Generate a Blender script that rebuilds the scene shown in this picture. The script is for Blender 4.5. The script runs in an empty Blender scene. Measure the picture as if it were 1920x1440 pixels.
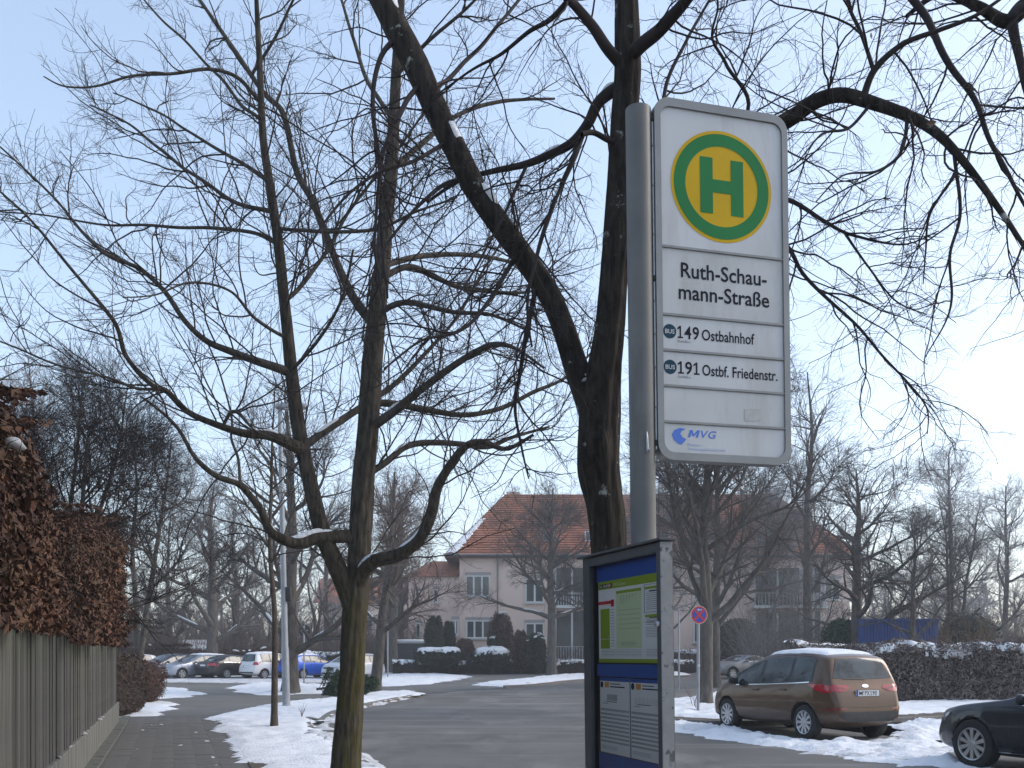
import bpy, bmesh, math, random
import numpy as np
from mathutils import Vector, Matrix, noise as mnoise
from mathutils.bvhtree import BVHTree

random.seed(7)
RNG = np.random.default_rng(11)
SC = bpy.context.scene
COL = SC.collection
R = math.radians

# ------------------------------------------------------------------ camera
F, HZ, EYE = 1700.0, 1222.0, 1.62            # focal length and horizon row in photo pixels, eye height
cam = bpy.data.cameras.new('camera')
cam.sensor_fit = 'HORIZONTAL'
cam.sensor_width = 36.0
cam.lens = F / 1920 * 36.0
cam.shift_y = (HZ - 720.0) / 1920.0
cam.clip_start = 0.05
cam.clip_end = 3000
cam_o = bpy.data.objects.new('camera', cam)
COL.objects.link(cam_o)
cam_o.location = (0, 0, EYE)
cam_o.rotation_euler = (R(90), 0, 0)
SC.camera = cam_o

# ------------------------------------------------------------------ sky, sun, exposure
world = bpy.data.worlds.new('World')
SC.world = world
world.use_nodes = True
wn = world.node_tree
wn.nodes.clear()
SUN_EL, SUN_AZ = R(34), R(81)                # weak winter sun veiled by haze, off to the right
sky = wn.nodes.new('ShaderNodeTexSky')
sky.sky_type = 'NISHITA'
sky.sun_disc = False
sky.sun_elevation = SUN_EL
sky.sun_rotation = SUN_AZ
sky.altitude = 500
sky.air_density = 1.0
sky.dust_density = 2.4
sky.ozone_density = 1.0
bg = wn.nodes.new('ShaderNodeBackground')
bg.inputs['Strength'].default_value = 0.15
out = wn.nodes.new('ShaderNodeOutputWorld')
veil = wn.nodes.new('ShaderNodeGamma')        # high thin veil: evens out the whole dome
veil.inputs['Gamma'].default_value = 0.68
wn.links.new(sky.outputs[0], veil.inputs[0])
wn.links.new(veil.outputs[0], bg.inputs[0])
wn.links.new(bg.outputs[0], out.inputs[0])

sun = bpy.data.lights.new('sun', 'SUN')
sun.energy = 0.5
sun.angle = R(26)
sun.color = (1.0, 0.93, 0.86)
sun_o = bpy.data.objects.new('sun', sun)
COL.objects.link(sun_o)
# direction towards the sun: azimuth measured clockwise from +Y
sd = Vector((math.sin(SUN_AZ) * math.cos(SUN_EL), math.cos(SUN_AZ) * math.cos(SUN_EL), math.sin(SUN_EL)))
sun_o.rotation_euler = sd.to_track_quat('Z', 'Y').to_euler()
sun_o.location = (0, -30, 40)

vs = SC.view_settings
vs.view_transform = 'Standard'
vs.look = 'None'
vs.gamma = 1
vs.use_curve_mapping = False
vs.exposure = 1.74

SC.cycles.use_denoising = True
SC.cycles.max_bounces = 6
SC.cycles.transparent_max_bounces = 8

# ------------------------------------------------------------------ places
DX, DY = -0.352, 0.936                       # the street runs this way (s), across it is t
def st(s, t, z=0.0):
    return Vector((s * DX + t * DY, s * DY - t * DX, z))
def to_st(x, y):
    return (x * DX + y * DY, x * DY - y * DX)
def gp(u, v, z=0.0):
    D = F * (EYE - z) / (v - HZ)
    return Vector(((u - 960) / F * D, D, z))
def wp(u, v, D):
    return Vector(((u - 960) / F * D, D, EYE + (HZ - v) / F * D))

# ------------------------------------------------------------------ helpers
def link(o, parent=None):
    COL.objects.link(o)
    if parent is not None:
        o.parent = parent
    return o
def tag(o, label=None, cat=None, group=None, kind=None):
    if label: o['label'] = label
    if cat: o['category'] = cat
    if group: o['group'] = group
    if kind: o['kind'] = kind
    return o
def empty(name, loc=(0, 0, 0), rz=0.0):
    o = bpy.data.objects.new(name, None)
    o.empty_display_size = 0.2
    o.location = loc
    o.rotation_euler = (0, 0, rz)
    return link(o)
def np_mesh(name, verts, faces):
    """verts (n,3) array, faces (m,k) array with one k"""
    me = bpy.data.meshes.new(name)
    verts = np.asarray(verts, dtype=np.float32).reshape(-1, 3)
    faces = np.asarray(faces, dtype=np.int32)
    m, k = faces.shape
    me.vertices.add(len(verts))
    me.vertices.foreach_set('co', verts.ravel())
    me.loops.add(m * k)
    me.loops.foreach_set('vertex_index', faces.ravel())
    me.polygons.add(m)
    me.polygons.foreach_set('loop_start', np.arange(0, m * k, k, dtype=np.int32))
    me.update(calc_edges=True)
    return me
def mobj(name, me, mat, parent=None, smooth=False, loc=None):
    if smooth:
        me.polygons.foreach_set('use_smooth', np.ones(len(me.polygons), dtype=bool))
    o = bpy.data.objects.new(name, me)
    if mat is not None and not me.materials:
        me.materials.append(mat)
    if loc is not None:
        o.location = loc
    return link(o, parent)
class MB:
    """collects simple shapes into one mesh"""
    def __init__(s):
        s.v = []; s.f = []
    def add(s, vs_, fs_):
        b = len(s.v)
        s.v += [tuple(p) for p in vs_]
        s.f += [tuple(i + b for i in q) for q in fs_]
        return s
    def box(s, c, d, M=None):
        x, y, z = (q / 2 for q in d)
        pts = [Vector((sx * x, sy * y, sz * z)) for sx in (-1, 1) for sy in (-1, 1) for sz in (-1, 1)]
        if M is not None: pts = [M @ p for p in pts]
        c = Vector(c)
        return s.add([p + c for p in pts], [(0, 1, 3, 2), (4, 6, 7, 5), (0, 4, 5, 1), (2, 3, 7, 6), (0, 2, 6, 4), (1, 5, 7, 3)])
    def bbox(s, c, d, b=0.01, M=None):
        """box with chamfered edges"""
        bm = bmesh.new()
        bmesh.ops.create_cube(bm, size=1.0)
        for v in bm.verts: v.co = Vector((v.co.x * d[0], v.co.y * d[1], v.co.z * d[2]))
        bmesh.ops.bevel(bm, geom=bm.edges[:], offset=b, segments=2, affect='EDGES', profile=0.5)
        if M is not None: bmesh.ops.transform(bm, matrix=M.to_4x4(), verts=bm.verts)
        c = Vector(c)
        bm.verts.index_update()
        s.add([v.co + c for v in bm.verts], [tuple(v.index for v in f.verts) for f in bm.faces])
        bm.free()
        return s
    def prism(s, poly, z0, z1):
        n = len(poly)
        vs_ = [(p[0], p[1], z0) for p in poly] + [(p[0], p[1], z1) for p in poly]
        fs_ = [tuple(range(n))[::-1], tuple(range(n, 2 * n))] + [(i, (i + 1) % n, n + (i + 1) % n, n + i) for i in range(n)]
        return s.add(vs_, fs_)
    def tube(s, pts, radii, sides=8, caps=True):
        pts = [Vector(p) for p in pts]
        if not hasattr(radii, '__len__'): radii = [radii] * len(pts)
        vs_ = []; fs_ = []
        for i, p in enumerate(pts):
            t = (pts[min(i + 1, len(pts) - 1)] - pts[max(i - 1, 0)]).normalized()
            a = t.cross(Vector((0.31, 0.2, 0.93)) if abs(t.z) < .8 else Vector((1, 0.1, 0))).normalized()
            b = t.cross(a)
            for k in range(sides):
                q = 2 * math.pi * k / sides
                vs_.append(p + (a * math.cos(q) + b * math.sin(q)) * radii[i])
        n = sides
        for i in range(len(pts) - 1):
            for k in range(n):
                fs_.append((i * n + k, i * n + (k + 1) % n, (i + 1) * n + (k + 1) % n, (i + 1) * n + k))
        if caps:
            fs_.append(tuple(range(n))[::-1]); fs_.append(tuple(range((len(pts) - 1) * n, len(pts) * n)))
        return s.add(vs_, fs_)
    def lathe(s, prof, n=24, axis='z'):
        """prof: list of (r, h)"""
        vs_ = []; fs_ = []
        for r_, h_ in prof:
            for k in range(n):
                q = 2 * math.pi * k / n
                c_, s_ = r_ * math.cos(q), r_ * math.sin(q)
                vs_.append((c_, s_, h_) if axis == 'z' else (c_, h_, s_))
        for i in range(len(prof) - 1):
            for k in range(n):
                a, b = i * n + k, i * n + (k + 1) % n
                fs_.append((a, b, b + n, a + n))
        return s.add(vs_, fs_)
    def obj(s, name, mat, parent=None, smooth=False, loc=None):
        me = bpy.data.meshes.new(name)
        me.from_pydata(s.v, [], s.f)
        me.update()
        bm = bmesh.new(); bm.from_mesh(me)
        bmesh.ops.recalc_face_normals(bm, faces=bm.faces); bm.to_mesh(me); bm.free()
        return mobj(name, me, mat, parent, smooth, loc)
def autosmooth(o, ang=35):
    me = o.data
    bm = bmesh.new(); bm.from_mesh(me)
    for f in bm.faces: f.smooth = True
    for e in bm.edges:
        if len(e.link_faces) == 2 and e.calc_face_angle(0) > R(ang): e.smooth = False
    bm.to_mesh(me); bm.free()
    return o

# ------------------------------------------------------------------ materials
MATS = {}
def mat(name, c1, c2=None, scale=8.0, rough=0.8, metal=0.0, bump=0.0, bscale=None, stretch=(1, 1, 1), coat=0.0,
        spec=0.5, detail=5.0, lo=0.35, hi=0.65, island=0.0, coord='Object', emit=None):
    if name in MATS: return MATS[name]
    m = bpy.data.materials.new(name)
    m.use_nodes = True
    nt = m.node_tree
    N, L = nt.nodes, nt.links
    b = N['Principled BSDF']
    b.inputs['Roughness'].default_value = rough
    b.inputs['Metallic'].default_value = metal
    b.inputs['Coat Weight'].default_value = coat
    b.inputs['Coat Roughness'].default_value = 0.06
    b.inputs['Specular IOR Level'].default_value = spec
    b.inputs['Base Color'].default_value = (*c1, 1)
    tc = N.new('ShaderNodeTexCoord')
    mp = N.new('ShaderNodeMapping')
    mp.inputs['Scale'].default_value = stretch
    L.new(tc.outputs[coord], mp.inputs[0])
    last = None
    if c2 is not None:
        nz = N.new('ShaderNodeTexNoise')
        nz.inputs['Scale'].default_value = scale
        nz.inputs['Detail'].default_value = detail
        nz.inputs['Roughness'].default_value = 0.6
        L.new(mp.outputs[0], nz.inputs['Vector'])
        cr = N.new('ShaderNodeValToRGB')
        cr.color_ramp.elements[0].position = lo; cr.color_ramp.elements[0].color = (*c1, 1)
        cr.color_ramp.elements[1].position = hi; cr.color_ramp.elements[1].color = (*c2, 1)
        L.new(nz.outputs[0], cr.inputs[0])
        last = cr.outputs[0]
    if island:
        g = N.new('ShaderNodeNewGeometry')
        mr = N.new('ShaderNodeMapRange')
        mr.inputs[3].default_value = 1 - island; mr.inputs[4].default_value = 1 + island
        L.new(g.outputs['Random Per Island'], mr.inputs[0])
        vm = N.new('ShaderNodeVectorMath'); vm.operation = 'SCALE'
        if last is not None: L.new(last, vm.inputs[0])
        else: vm.inputs[0].default_value = c1
        L.new(mr.outputs[0], vm.inputs['Scale'])
        last = vm.outputs[0]
    if last is not None: L.new(last, b.inputs['Base Color'])
    if bump:
        nb = N.new('ShaderNodeTexNoise')
        nb.inputs['Scale'].default_value = bscale or scale * 3
        nb.inputs['Detail'].default_value = 6
        L.new(mp.outputs[0], nb.inputs['Vector'])
        bp = N.new('ShaderNodeBump')
        bp.inputs['Strength'].default_value = min(1.0, bump)
        bp.inputs['Distance'].default_value = 0.02
        L.new(nb.outputs[0], bp.inputs['Height'])
        L.new(bp.outputs[0], b.inputs['Normal'])
    if emit:
        b.inputs['Emission Color'].default_value = (*emit[:3], 1); b.inputs['Emission Strength'].default_value = emit[3]
    m['bsdf'] = b.name
    MATS[name] = m
    return m
def add_mix(m, color, scale, lo, hi, stretch=(1, 1, 1), zrange=None, coord='Object', seed=0.0, rotz=0.0):
    """lays a second, patchy colour (moss, lichen, grime, flaked paint) over a material"""
    N, L = m.node_tree.nodes, m.node_tree.links
    b = N['Principled BSDF']
    old = b.inputs['Base Color'].links[0].from_socket if b.inputs['Base Color'].links else None
    tc = N.new('ShaderNodeTexCoord'); mp = N.new('ShaderNodeMapping')
    mp.inputs['Scale'].default_value = stretch; mp.inputs['Location'].default_value = (seed, seed * 1.7, seed * .6); mp.inputs['Rotation'].default_value = (0, 0, rotz)
    L.new(tc.outputs[coord], mp.inputs[0])
    nz = N.new('ShaderNodeTexNoise'); nz.inputs['Scale'].default_value = scale; nz.inputs['Detail'].default_value = 6
    nz.inputs['Roughness'].default_value = 0.65
    L.new(mp.outputs[0], nz.inputs['Vector'])
    mr = N.new('ShaderNodeMapRange'); mr.inputs[1].default_value = lo; mr.inputs[2].default_value = hi
    L.new(nz.outputs[0], mr.inputs[0])
    fac = mr.outputs[0]
    if zrange:
        sx = N.new('ShaderNodeSeparateXYZ'); L.new(tc.outputs[coord], sx.inputs[0])
        m2 = N.new('ShaderNodeMapRange'); m2.inputs[1].default_value = zrange[0]; m2.inputs[2].default_value = zrange[1]
        L.new(sx.outputs[2], m2.inputs[0])
        mu = N.new('ShaderNodeMath'); mu.operation = 'MULTIPLY'
        L.new(fac, mu.inputs[0]); L.new(m2.outputs[0], mu.inputs[1]); fac = mu.outputs[0]
    mx = N.new('ShaderNodeMix'); mx.data_type = 'RGBA'
    L.new(fac, mx.inputs['Factor'])
    if old is not None: L.new(old, mx.inputs[6])
    else: mx.inputs[6].default_value = b.inputs['Base Color'].default_value
    mx.inputs[7].default_value = (*color, 1)
    L.new(mx.outputs[2], b.inputs['Base Color'])
    return m

def add_objrand(m, lo, hi):
    """each object of a set a little darker or lighter"""
    N, L = m.node_tree.nodes, m.node_tree.links
    b = N['Principled BSDF']; old = b.inputs['Base Color'].links[0].from_socket
    oi = N.new('ShaderNodeObjectInfo'); mr = N.new('ShaderNodeMapRange'); mr.inputs[3].default_value = lo; mr.inputs[4].default_value = hi
    L.new(oi.outputs['Random'], mr.inputs[0])
    vm = N.new('ShaderNodeVectorMath'); vm.operation = 'SCALE'
    L.new(old, vm.inputs[0]); L.new(mr.outputs[0], vm.inputs['Scale']); L.new(vm.outputs[0], b.inputs['Base Color'])
M_snow = mat('snow', (0.72, 0.735, 0.765), (0.8, 0.81, 0.83), scale=3, rough=0.65, bump=0.9, bscale=26, spec=0.3)
add_mix(M_snow, (0.4, 0.385, 0.36), 1.7, .55, .8)
add_mix(M_snow, (0.16, 0.14, 0.115), 22, .7, .76, seed=5)
M_oldsnow = mat('old_snow', (0.52, 0.525, 0.54), (0.66, 0.665, 0.68), scale=4, rough=0.6, bump=1.0, bscale=22, spec=.35)
add_mix(M_oldsnow, (0.2, 0.185, 0.165), 2.6, .5, .78)
add_mix(M_oldsnow, (0.1, 0.09, 0.08), 18, .66, .74, seed=4)
M_snow.node_tree.nodes['Principled BSDF'].inputs['Subsurface Weight'].default_value = 0.0
M_asph = mat('asphalt', (0.085, 0.08, 0.073), (0.14, 0.132, 0.122), scale=0.5, rough=0.82, bump=0.25, bscale=90, detail=9)
add_mix(M_asph, (0.21, 0.2, 0.186), 0.45, 0.5, 0.75, stretch=(1.4, .5, 1))
add_mix(M_asph, (0.068, 0.065, 0.062), 60, 0.5, 0.75)
add_mix(M_asph, (0.225, 0.218, 0.205), 1.0, .54, .76, stretch=(.09, 1.15, 1), seed=3, rotz=-1.93)      # salt dried in the wheel tracks
add_mix(M_asph, (0.062, 0.06, 0.058), .8, .58, .74, stretch=(.2, .8, 1), seed=8, rotz=-1.93)            # damp patches
add_mix(M_asph, (0.3, 0.29, 0.27), 45, .69, .73, seed=2)                                               # grit
M_pave = mat('pale_asphalt', (0.12, 0.114, 0.105), (0.155, 0.147, 0.135), scale=0.7, rough=0.85, bump=0.25, bscale=70, detail=9)
M_slab = mat('paving_slab', (0.095, 0.09, 0.082), (0.125, 0.118, 0.107), scale=2.5, rough=0.85, bump=0.3, bscale=60, island=0.05, detail=8)
M_joint = mat('joint_sand', (0.085, 0.08, 0.07), (0.105, 0.1, 0.09), scale=9, rough=0.95)
M_kerb = mat('kerb_granite', (0.13, 0.118, 0.105), (0.2, 0.183, 0.165), scale=14, rough=0.85, bump=0.3, island=0.15)
M_soil = mat('bare_soil', (0.06, 0.048, 0.036), (0.11, 0.085, 0.06), scale=6, rough=0.95, bump=0.6)
# ================================================================== noise on arrays
def _hash(ix, iy, seed):
    h = np.sin(ix * 127.1 + iy * 311.7 + seed * 74.7) * 43758.5453
    return h - np.floor(h)
def vnoise(x, y, seed=0.0):
    ix, iy = np.floor(x), np.floor(y)
    fx, fy = x - ix, y - iy
    fx = fx * fx * (3 - 2 * fx); fy = fy * fy * (3 - 2 * fy)
    a, b = _hash(ix, iy, seed), _hash(ix + 1, iy, seed)
    c, d = _hash(ix, iy + 1, seed), _hash(ix + 1, iy + 1, seed)
    return (a + (b - a) * fx) * (1 - fy) + (c + (d - c) * fx) * fy - 0.5
def fbm(x, y, seed=0.0, octv=4):
    r_ = 0; a = 1.0
    for i in range(octv):
        r_ = r_ + a * vnoise(x, y, seed + i * 3.1); x = x * 2.03; y = y * 2.03; a *= 0.5
    return r_
def sdf_poly(px, py, poly):
    """signed distance, positive inside"""
    n = len(poly)
    d2 = np.full(px.shape, 1e18); ins = np.zeros(px.shape, bool)
    for i in range(n):
        ax, ay = poly[i][0], poly[i][1]; bx, by = poly[(i + 1) % n][0], poly[(i + 1) % n][1]
        ex, ey = bx - ax, by - ay
        wx, wy = px - ax, py - ay
        t = np.clip((wx * ex + wy * ey) / (ex * ex + ey * ey + 1e-12), 0, 1)
        d2 = np.minimum(d2, (wx - t * ex) ** 2 + (wy - t * ey) ** 2)
        c = ((ay > py) != (by > py)) & (px < (bx - ax) * (py - ay) / (by - ay + 1e-12) + ax)
        ins ^= c
    d = np.sqrt(d2)
    return np.where(ins, d, -d)
def snow_patch(poly, res, hmax, amp, z0=0.0, seed=1.0, ew=0.25, rough=0.5, holes=(), thin=0.0, nf=1.0):
    xs = [p[0] for p in poly]; ys = [p[1] for p in poly]
    x = np.arange(min(xs) - amp, max(xs) + amp + res, res); y = np.arange(min(ys) - amp, max(ys) + amp + res, res)
    X, Y = np.meshgrid(x, y, indexing='ij')
    d = sdf_poly(X, Y, poly) + amp * 1.5 * fbm(X * 0.9 * nf, Y * 0.9 * nf, seed) + amp * .6 * fbm(X * 5 * nf, Y * 5 * nf, seed + 9)
    for (hx, hy, hr) in holes:
        d = np.minimum(d, np.hypot(X - hx, Y - hy) - hr + .35 * fbm(X * 2, Y * 2, seed + 4))
    if thin:
        d = d - thin * np.maximum(0, fbm(X * 1.3, Y * 1.3, seed + 21) - .1)
    q = np.clip(d / ew, 0, 1); q = q * (2 - q)
    Z = z0 - 0.012 + (hmax + .012) * q * (0.75 + rough * fbm(X * 2.2, Y * 2.2, seed + 5) + rough * .7 * fbm(X * 9, Y * 9, seed + 6, 3))
    Z = np.where(d <= 0, z0 - 0.012, np.maximum(Z, z0 + .004))
    nx, ny = X.shape
    idx = np.arange(nx * ny).reshape(nx, ny)
    keep = (d[:-1, :-1] > 0) | (d[1:, :-1] > 0) | (d[:-1, 1:] > 0) | (d[1:, 1:] > 0)
    f = np.stack([idx[:-1, :-1][keep], idx[1:, :-1][keep], idx[1:, 1:][keep], idx[:-1, 1:][keep]], 1)
    used, inv = np.unique(f, return_inverse=True)
    V = np.stack([X.ravel()[used], Y.ravel()[used], Z.ravel()[used]], 1)
    return np_mesh('snow_cover', V, inv.reshape(f.shape))
def snow(label, poly, m=None, **k):
    o = mobj('snow_cover', snow_patch(poly, **k), m or M_snow, smooth=True)
    return tag(o, label, 'snow', kind='stuff')
def sheet(name, poly, z, m, kind='structure'):
    me = bpy.data.meshes.new(name)
    bm = bmesh.new()
    vs_ = [bm.verts.new((p[0], p[1], z)) for p in poly]
    f = bm.faces.new(vs_)
    if f.normal.z < 0: f.normal_flip()
    bmesh.ops.triangulate(bm, faces=[f])
    bm.normal_update()
    if bm.faces[:][0].normal.z < 0: bmesh.ops.reverse_faces(bm, faces=bm.faces[:])
    bm.to_mesh(me); bm.free()
    o = mobj(name, me, m)
    o['kind'] = kind
    return o
RZ = math.atan2(DY, DX)                      # local x along the street, local y to its left

# ================================================================== ground, street, path
M_ground = mat('winter_ground', (0.06, 0.05, 0.04), (0.12, 0.1, 0.08), scale=0.8, rough=0.95, bump=0.4, bscale=6)
o = sheet('ground', [(-700, -300), (700, -300), (700, 1500), (-700, 1500)], -0.06, M_ground)
far_lawn = sheet('snowy_lawn', [(-220, 78), (260, 78), (300, 420), (-260, 420)], -0.05,
                 mat('snowy_lawn', (0.5, 0.51, 0.53), (0.24, 0.22, 0.2), scale=0.25, rough=0.9, lo=.45, hi=.62))
ROAD = [st(-30, 2.2), st(-30, 12.9), st(16, 12.9), gp(1560, 1300), gp(1960, 1282), (70, 62), (70, 72), gp(1100, 1259.5), gp(640, 1266),
        gp(180, 1271), gp(180, 1284), gp(330, 1290), gp(390, 1330), st(24, 2.3), st(10, 2.2)]
road = sheet('road', ROAD, 0.0, M_asph)
# pale crossing walkway between the corner and the car park
walk = sheet('walkway', [gp(232, 1356), gp(390, 1347), gp(560, 1313), gp(700, 1296), gp(860, 1292), gp(1000, 1285), gp(905, 1279), gp(770, 1285), gp(620, 1289),
                         gp(430, 1284), gp(385, 1284), gp(300, 1283), gp(160, 1290), gp(160, 1330)], 0.004, M_pave)
far_walk = sheet('pavement', [gp(690, 1264), gp(1100, 1259), gp(1320, 1257), gp(1320, 1262), gp(1100, 1265), gp(860, 1271), gp(700, 1275)], 0.004, M_pave)

# dark tar seam across the mouth of the side street, a manhole
mb = MB(); seam = [gp(u, v, .008) for u, v in ((792, 1301), (870, 1294), (960, 1289.5), (1040, 1286), (1105, 1283))]
for a, b in zip(seam[:-1], seam[1:]):
    n = Vector((-(b - a).y, (b - a).x, 0)).normalized() * 0.11
    mb.add([a - n, b - n, b + n, a + n], [(0, 1, 2, 3)])
mb.obj('tar_seam', mat('tar', (0.03, 0.03, 0.03), rough=.6), road)

# footpath of square slabs beside the fence
S0, S1 = 11.0, 23.4
path = sheet('footpath', [st(-6, -1.1), st(-6, 1.25), st(23.6, 1.25), st(23.6, -1.1)], 0.0615, M_joint)
slab = MB().bbox((0, 0, 0), (0.298, 0.298, 0.05), 0.002)
slab_me = slab.obj('paving_slab', M_slab, path).data
first = bpy.data.objects['paving_slab']
placed = 0
def put_slab(s, t, z):
    global placed
    ob = first if placed == 0 else bpy.data.objects.new('paving_slab', slab_me)
    if placed: link(ob, path)
    p = st(s, t); ob.location = (p.x, p.y, z)
    ob.rotation_euler = (random.gauss(0, .006), random.gauss(0, .006), RZ + random.gauss(0, .004))
    placed += 1
rows = int((S1 - S0) / 0.3)
for i in range(rows):
    for j in range(7):
        if placed < 290:
            put_slab(S0 + (i + (.5 if j % 2 else 0)) * 0.3, -0.86 + (j + .5) * 0.3, 0.04 + random.gauss(0, .0012))
mb = MB()
for i in range(-50, 0):
    for j in range(7):
        p = st(S0 + (i + .5) * .3, -0.86 + (j + .5) * .3)
        mb.box((p.x, p.y, .04), (.288, .288, .05), Matrix.Rotation(RZ, 3, 'Z'))
o = mb.obj('paving_slabs_beyond', M_slab, path); o['kind'] = 'stuff'
# narrow gutter strip of edging stones against the wall foot
gut = empty('wall_foot_edging', st(-2, -1.0), RZ); gut['kind'] = 'structure'
eb = MB().bbox((0, 0, 0.03), (0.98, 0.2, 0.12), 0.012).obj('edging_stone', mat('edging_stone', (0.075, 0.075, 0.062), (0.13, 0.13, 0.11), scale=9, rough=.9, bump=.4), gut)
for i in range(26):
    ob = eb if i == 0 else link(bpy.data.objects.new('edging_stone', eb.data), gut)
    ob.location = (i * 1.0, random.gauss(0, .004), random.gauss(0, .003))

# ------------------------------------------------------------------ verge with its kerb
VZ = 0.10
kerb_px = [(600, 1349), (620, 1334.5), (655, 1324.5), (690, 1317.5), (740, 1308), (772, 1302.5), (790, 1299)]
kerb_pts = [st(s, 2.5) for s in (-6, 0, 6, 10, 14)] + [st(17, 2.55), st(19.5, 2.7), st(21.5, 3.0)] + [gp(u, v, VZ) for u, v in kerb_px]
verge_top = [gp(u, v, VZ) for u, v in ((770, 1294), (700, 1297), (640, 1307), (560, 1313), (500, 1321), (440, 1333), (398, 1345))]
VERGE = [Vector((p.x, p.y)) for p in kerb_pts] + [Vector((p.x, p.y)) for p in verge_top] + [st(19.5, 1.02), st(16.5, 1.08), st(13.5, 1.0), st(8, 1.0), st(-6, 1.0)]
vg = MB().prism([(p[0], p[1]) for p in VERGE], -0.05, VZ - .02)
o = vg.obj('verge', M_soil); o['kind'] = 'structure'
def kerb_line(pts, parent, h=VZ, w=0.14, L=1.0):
    """granite kerb stones set one after the other along a line"""
    segs = [(pts[i + 1] - pts[i]).length for i in range(len(pts) - 1)]
    tot = sum(segs); n = int(tot / L); stone = None
    def at(d):
        for i, sl in enumerate(segs):
            if d <= sl or i == len(segs) - 1:
                return pts[i].lerp(pts[i + 1], d / sl)
            d -= sl
    for k in range(n):
        a, b = at(k * tot / n), at((k + 1) * tot / n)
        if stone is None:
            ob = MB().bbox((0, 0, 0), (0.985 * tot / n, w, 0.3), 0.015).obj('kerb_stone', M_kerb, parent); stone = ob.data
        else:
            ob = link(bpy.data.objects.new('kerb_stone', stone), parent)
        c = (a + b) / 2
        ob.location = (c.x, c.y, h - .15 + random.gauss(0, .004))
        ob.rotation_euler = (0, 0, math.atan2(b.y - a.y, b.x - a.x) + random.gauss(0, .006))
kr = empty('kerb'); kr['kind'] = 'structure'
kerb_line([Vector((p.x, p.y, 0)) for p in kerb_pts], kr)

snow('lumpy snow covering the tree verge between footpath and street', VERGE[:-1] + [VERGE[-1]],
     res=0.085, hmax=0.06, amp=0.24, z0=VZ - .015, seed=3.3, ew=0.3, rough=0.55,
     holes=((-3.5, 9.5, .3), (1.15, 5.55, .3)))
# snow spilled over the kerb into the gutter
snow('broken snow crust in the gutter along the curving kerb', [gp(*p) for p in ((585, 1362), (605, 1343), (640, 1332), (690, 1321), (740, 1311.5), (775, 1306), (745, 1314), (700, 1324), (655, 1337), (625, 1358), (612, 1380), (640, 1412), (700, 1432), (735, 1452), (640, 1440))],
     res=0.085, hmax=0.07, amp=0.3, z0=0.0, seed=8.1, ew=0.22, rough=0.8, thin=.5, m=M_oldsnow)

snow('ragged snow spilled over the kerb beside the mossy trunk', [st(4, 2.2), st(4, 2.72), st(8, 2.85), st(11, 2.8), st(13.5, 2.78), st(16, 2.85), st(18, 2.75), st(18, 2.3), st(14, 2.15), st(9, 2.15)],
     res=.06, hmax=.15, amp=.2, z0=0.0, seed=28.1, ew=.3, rough=.5, m=M_oldsnow)
def P(*pp): return [gp(u, v) for u, v in pp]
snow('snow island on the walkway before the white car', P((425, 1291.5), (455, 1299), (490, 1303.5), (545, 1302.5), (610, 1301), (650, 1294), (640, 1288), (590, 1283.5), (475, 1281)), res=.16, hmax=.13, amp=.5, z0=.006, seed=2.2, ew=1.2)
snow('flat snow patch beside the low brown hedge', P((250, 1289), (345, 1291), (384, 1302), (340, 1308), (270, 1311), (245, 1306)), res=.12, hmax=.06, amp=.35, z0=.006, seed=5.2, ew=.6)
snow('snow tongue at the end of the concrete wall', P((232, 1360), (262, 1356), (292, 1341), (338, 1322), (312, 1314), (262, 1318), (236, 1338)), res=.07, hmax=.06, amp=.25, z0=.006, seed=6.7, ew=.3)
snow('long snow strip under the row of parked cars', P((205, 1266), (760, 1262), (700, 1277), (600, 1279.5), (430, 1280.5), (300, 1279.5), (210, 1278)), res=.28, hmax=.07, amp=.9, z0=0.004, seed=1.4, ew=.6, thin=1.6, nf=.5, m=M_oldsnow)
snow('snow lawn behind the leaning street tree', P((690, 1288), (705, 1268), (740, 1262.5), (835, 1264), (880, 1269), (850, 1275), (800, 1283), (740, 1286.5)), res=.22, hmax=.12, amp=.5, z0=.006, seed=7.4, ew=1.2)
snow('snow island at the far kerb below the pink house', P((893, 1284.5), (930, 1278.5), (985, 1272), (1060, 1265), (1290, 1261), (1285, 1266), (1110, 1272), (1010, 1283), (950, 1288)), res=.22, hmax=.14, amp=.5, z0=.006, seed=9.4, ew=1.0)
snow('thin snow streak along the foot of the house hedge', P((930, 1262), (1100, 1257.5), (1320, 1254), (1320, 1256.5), (1100, 1260), (960, 1263.5)), res=.3, hmax=.1, amp=.7, z0=.006, seed=4.1, ew=.8, nf=.4)
kf = empty('far_kerb'); kf['kind'] = 'structure'
kerb_line([Vector((*gp(u, v)[:2], 0)) for u, v in ((945, 1289.5), (1000, 1286.5), (1060, 1279), (1110, 1275), (1290, 1269))], kf, h=.1, L=1.5)

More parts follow.
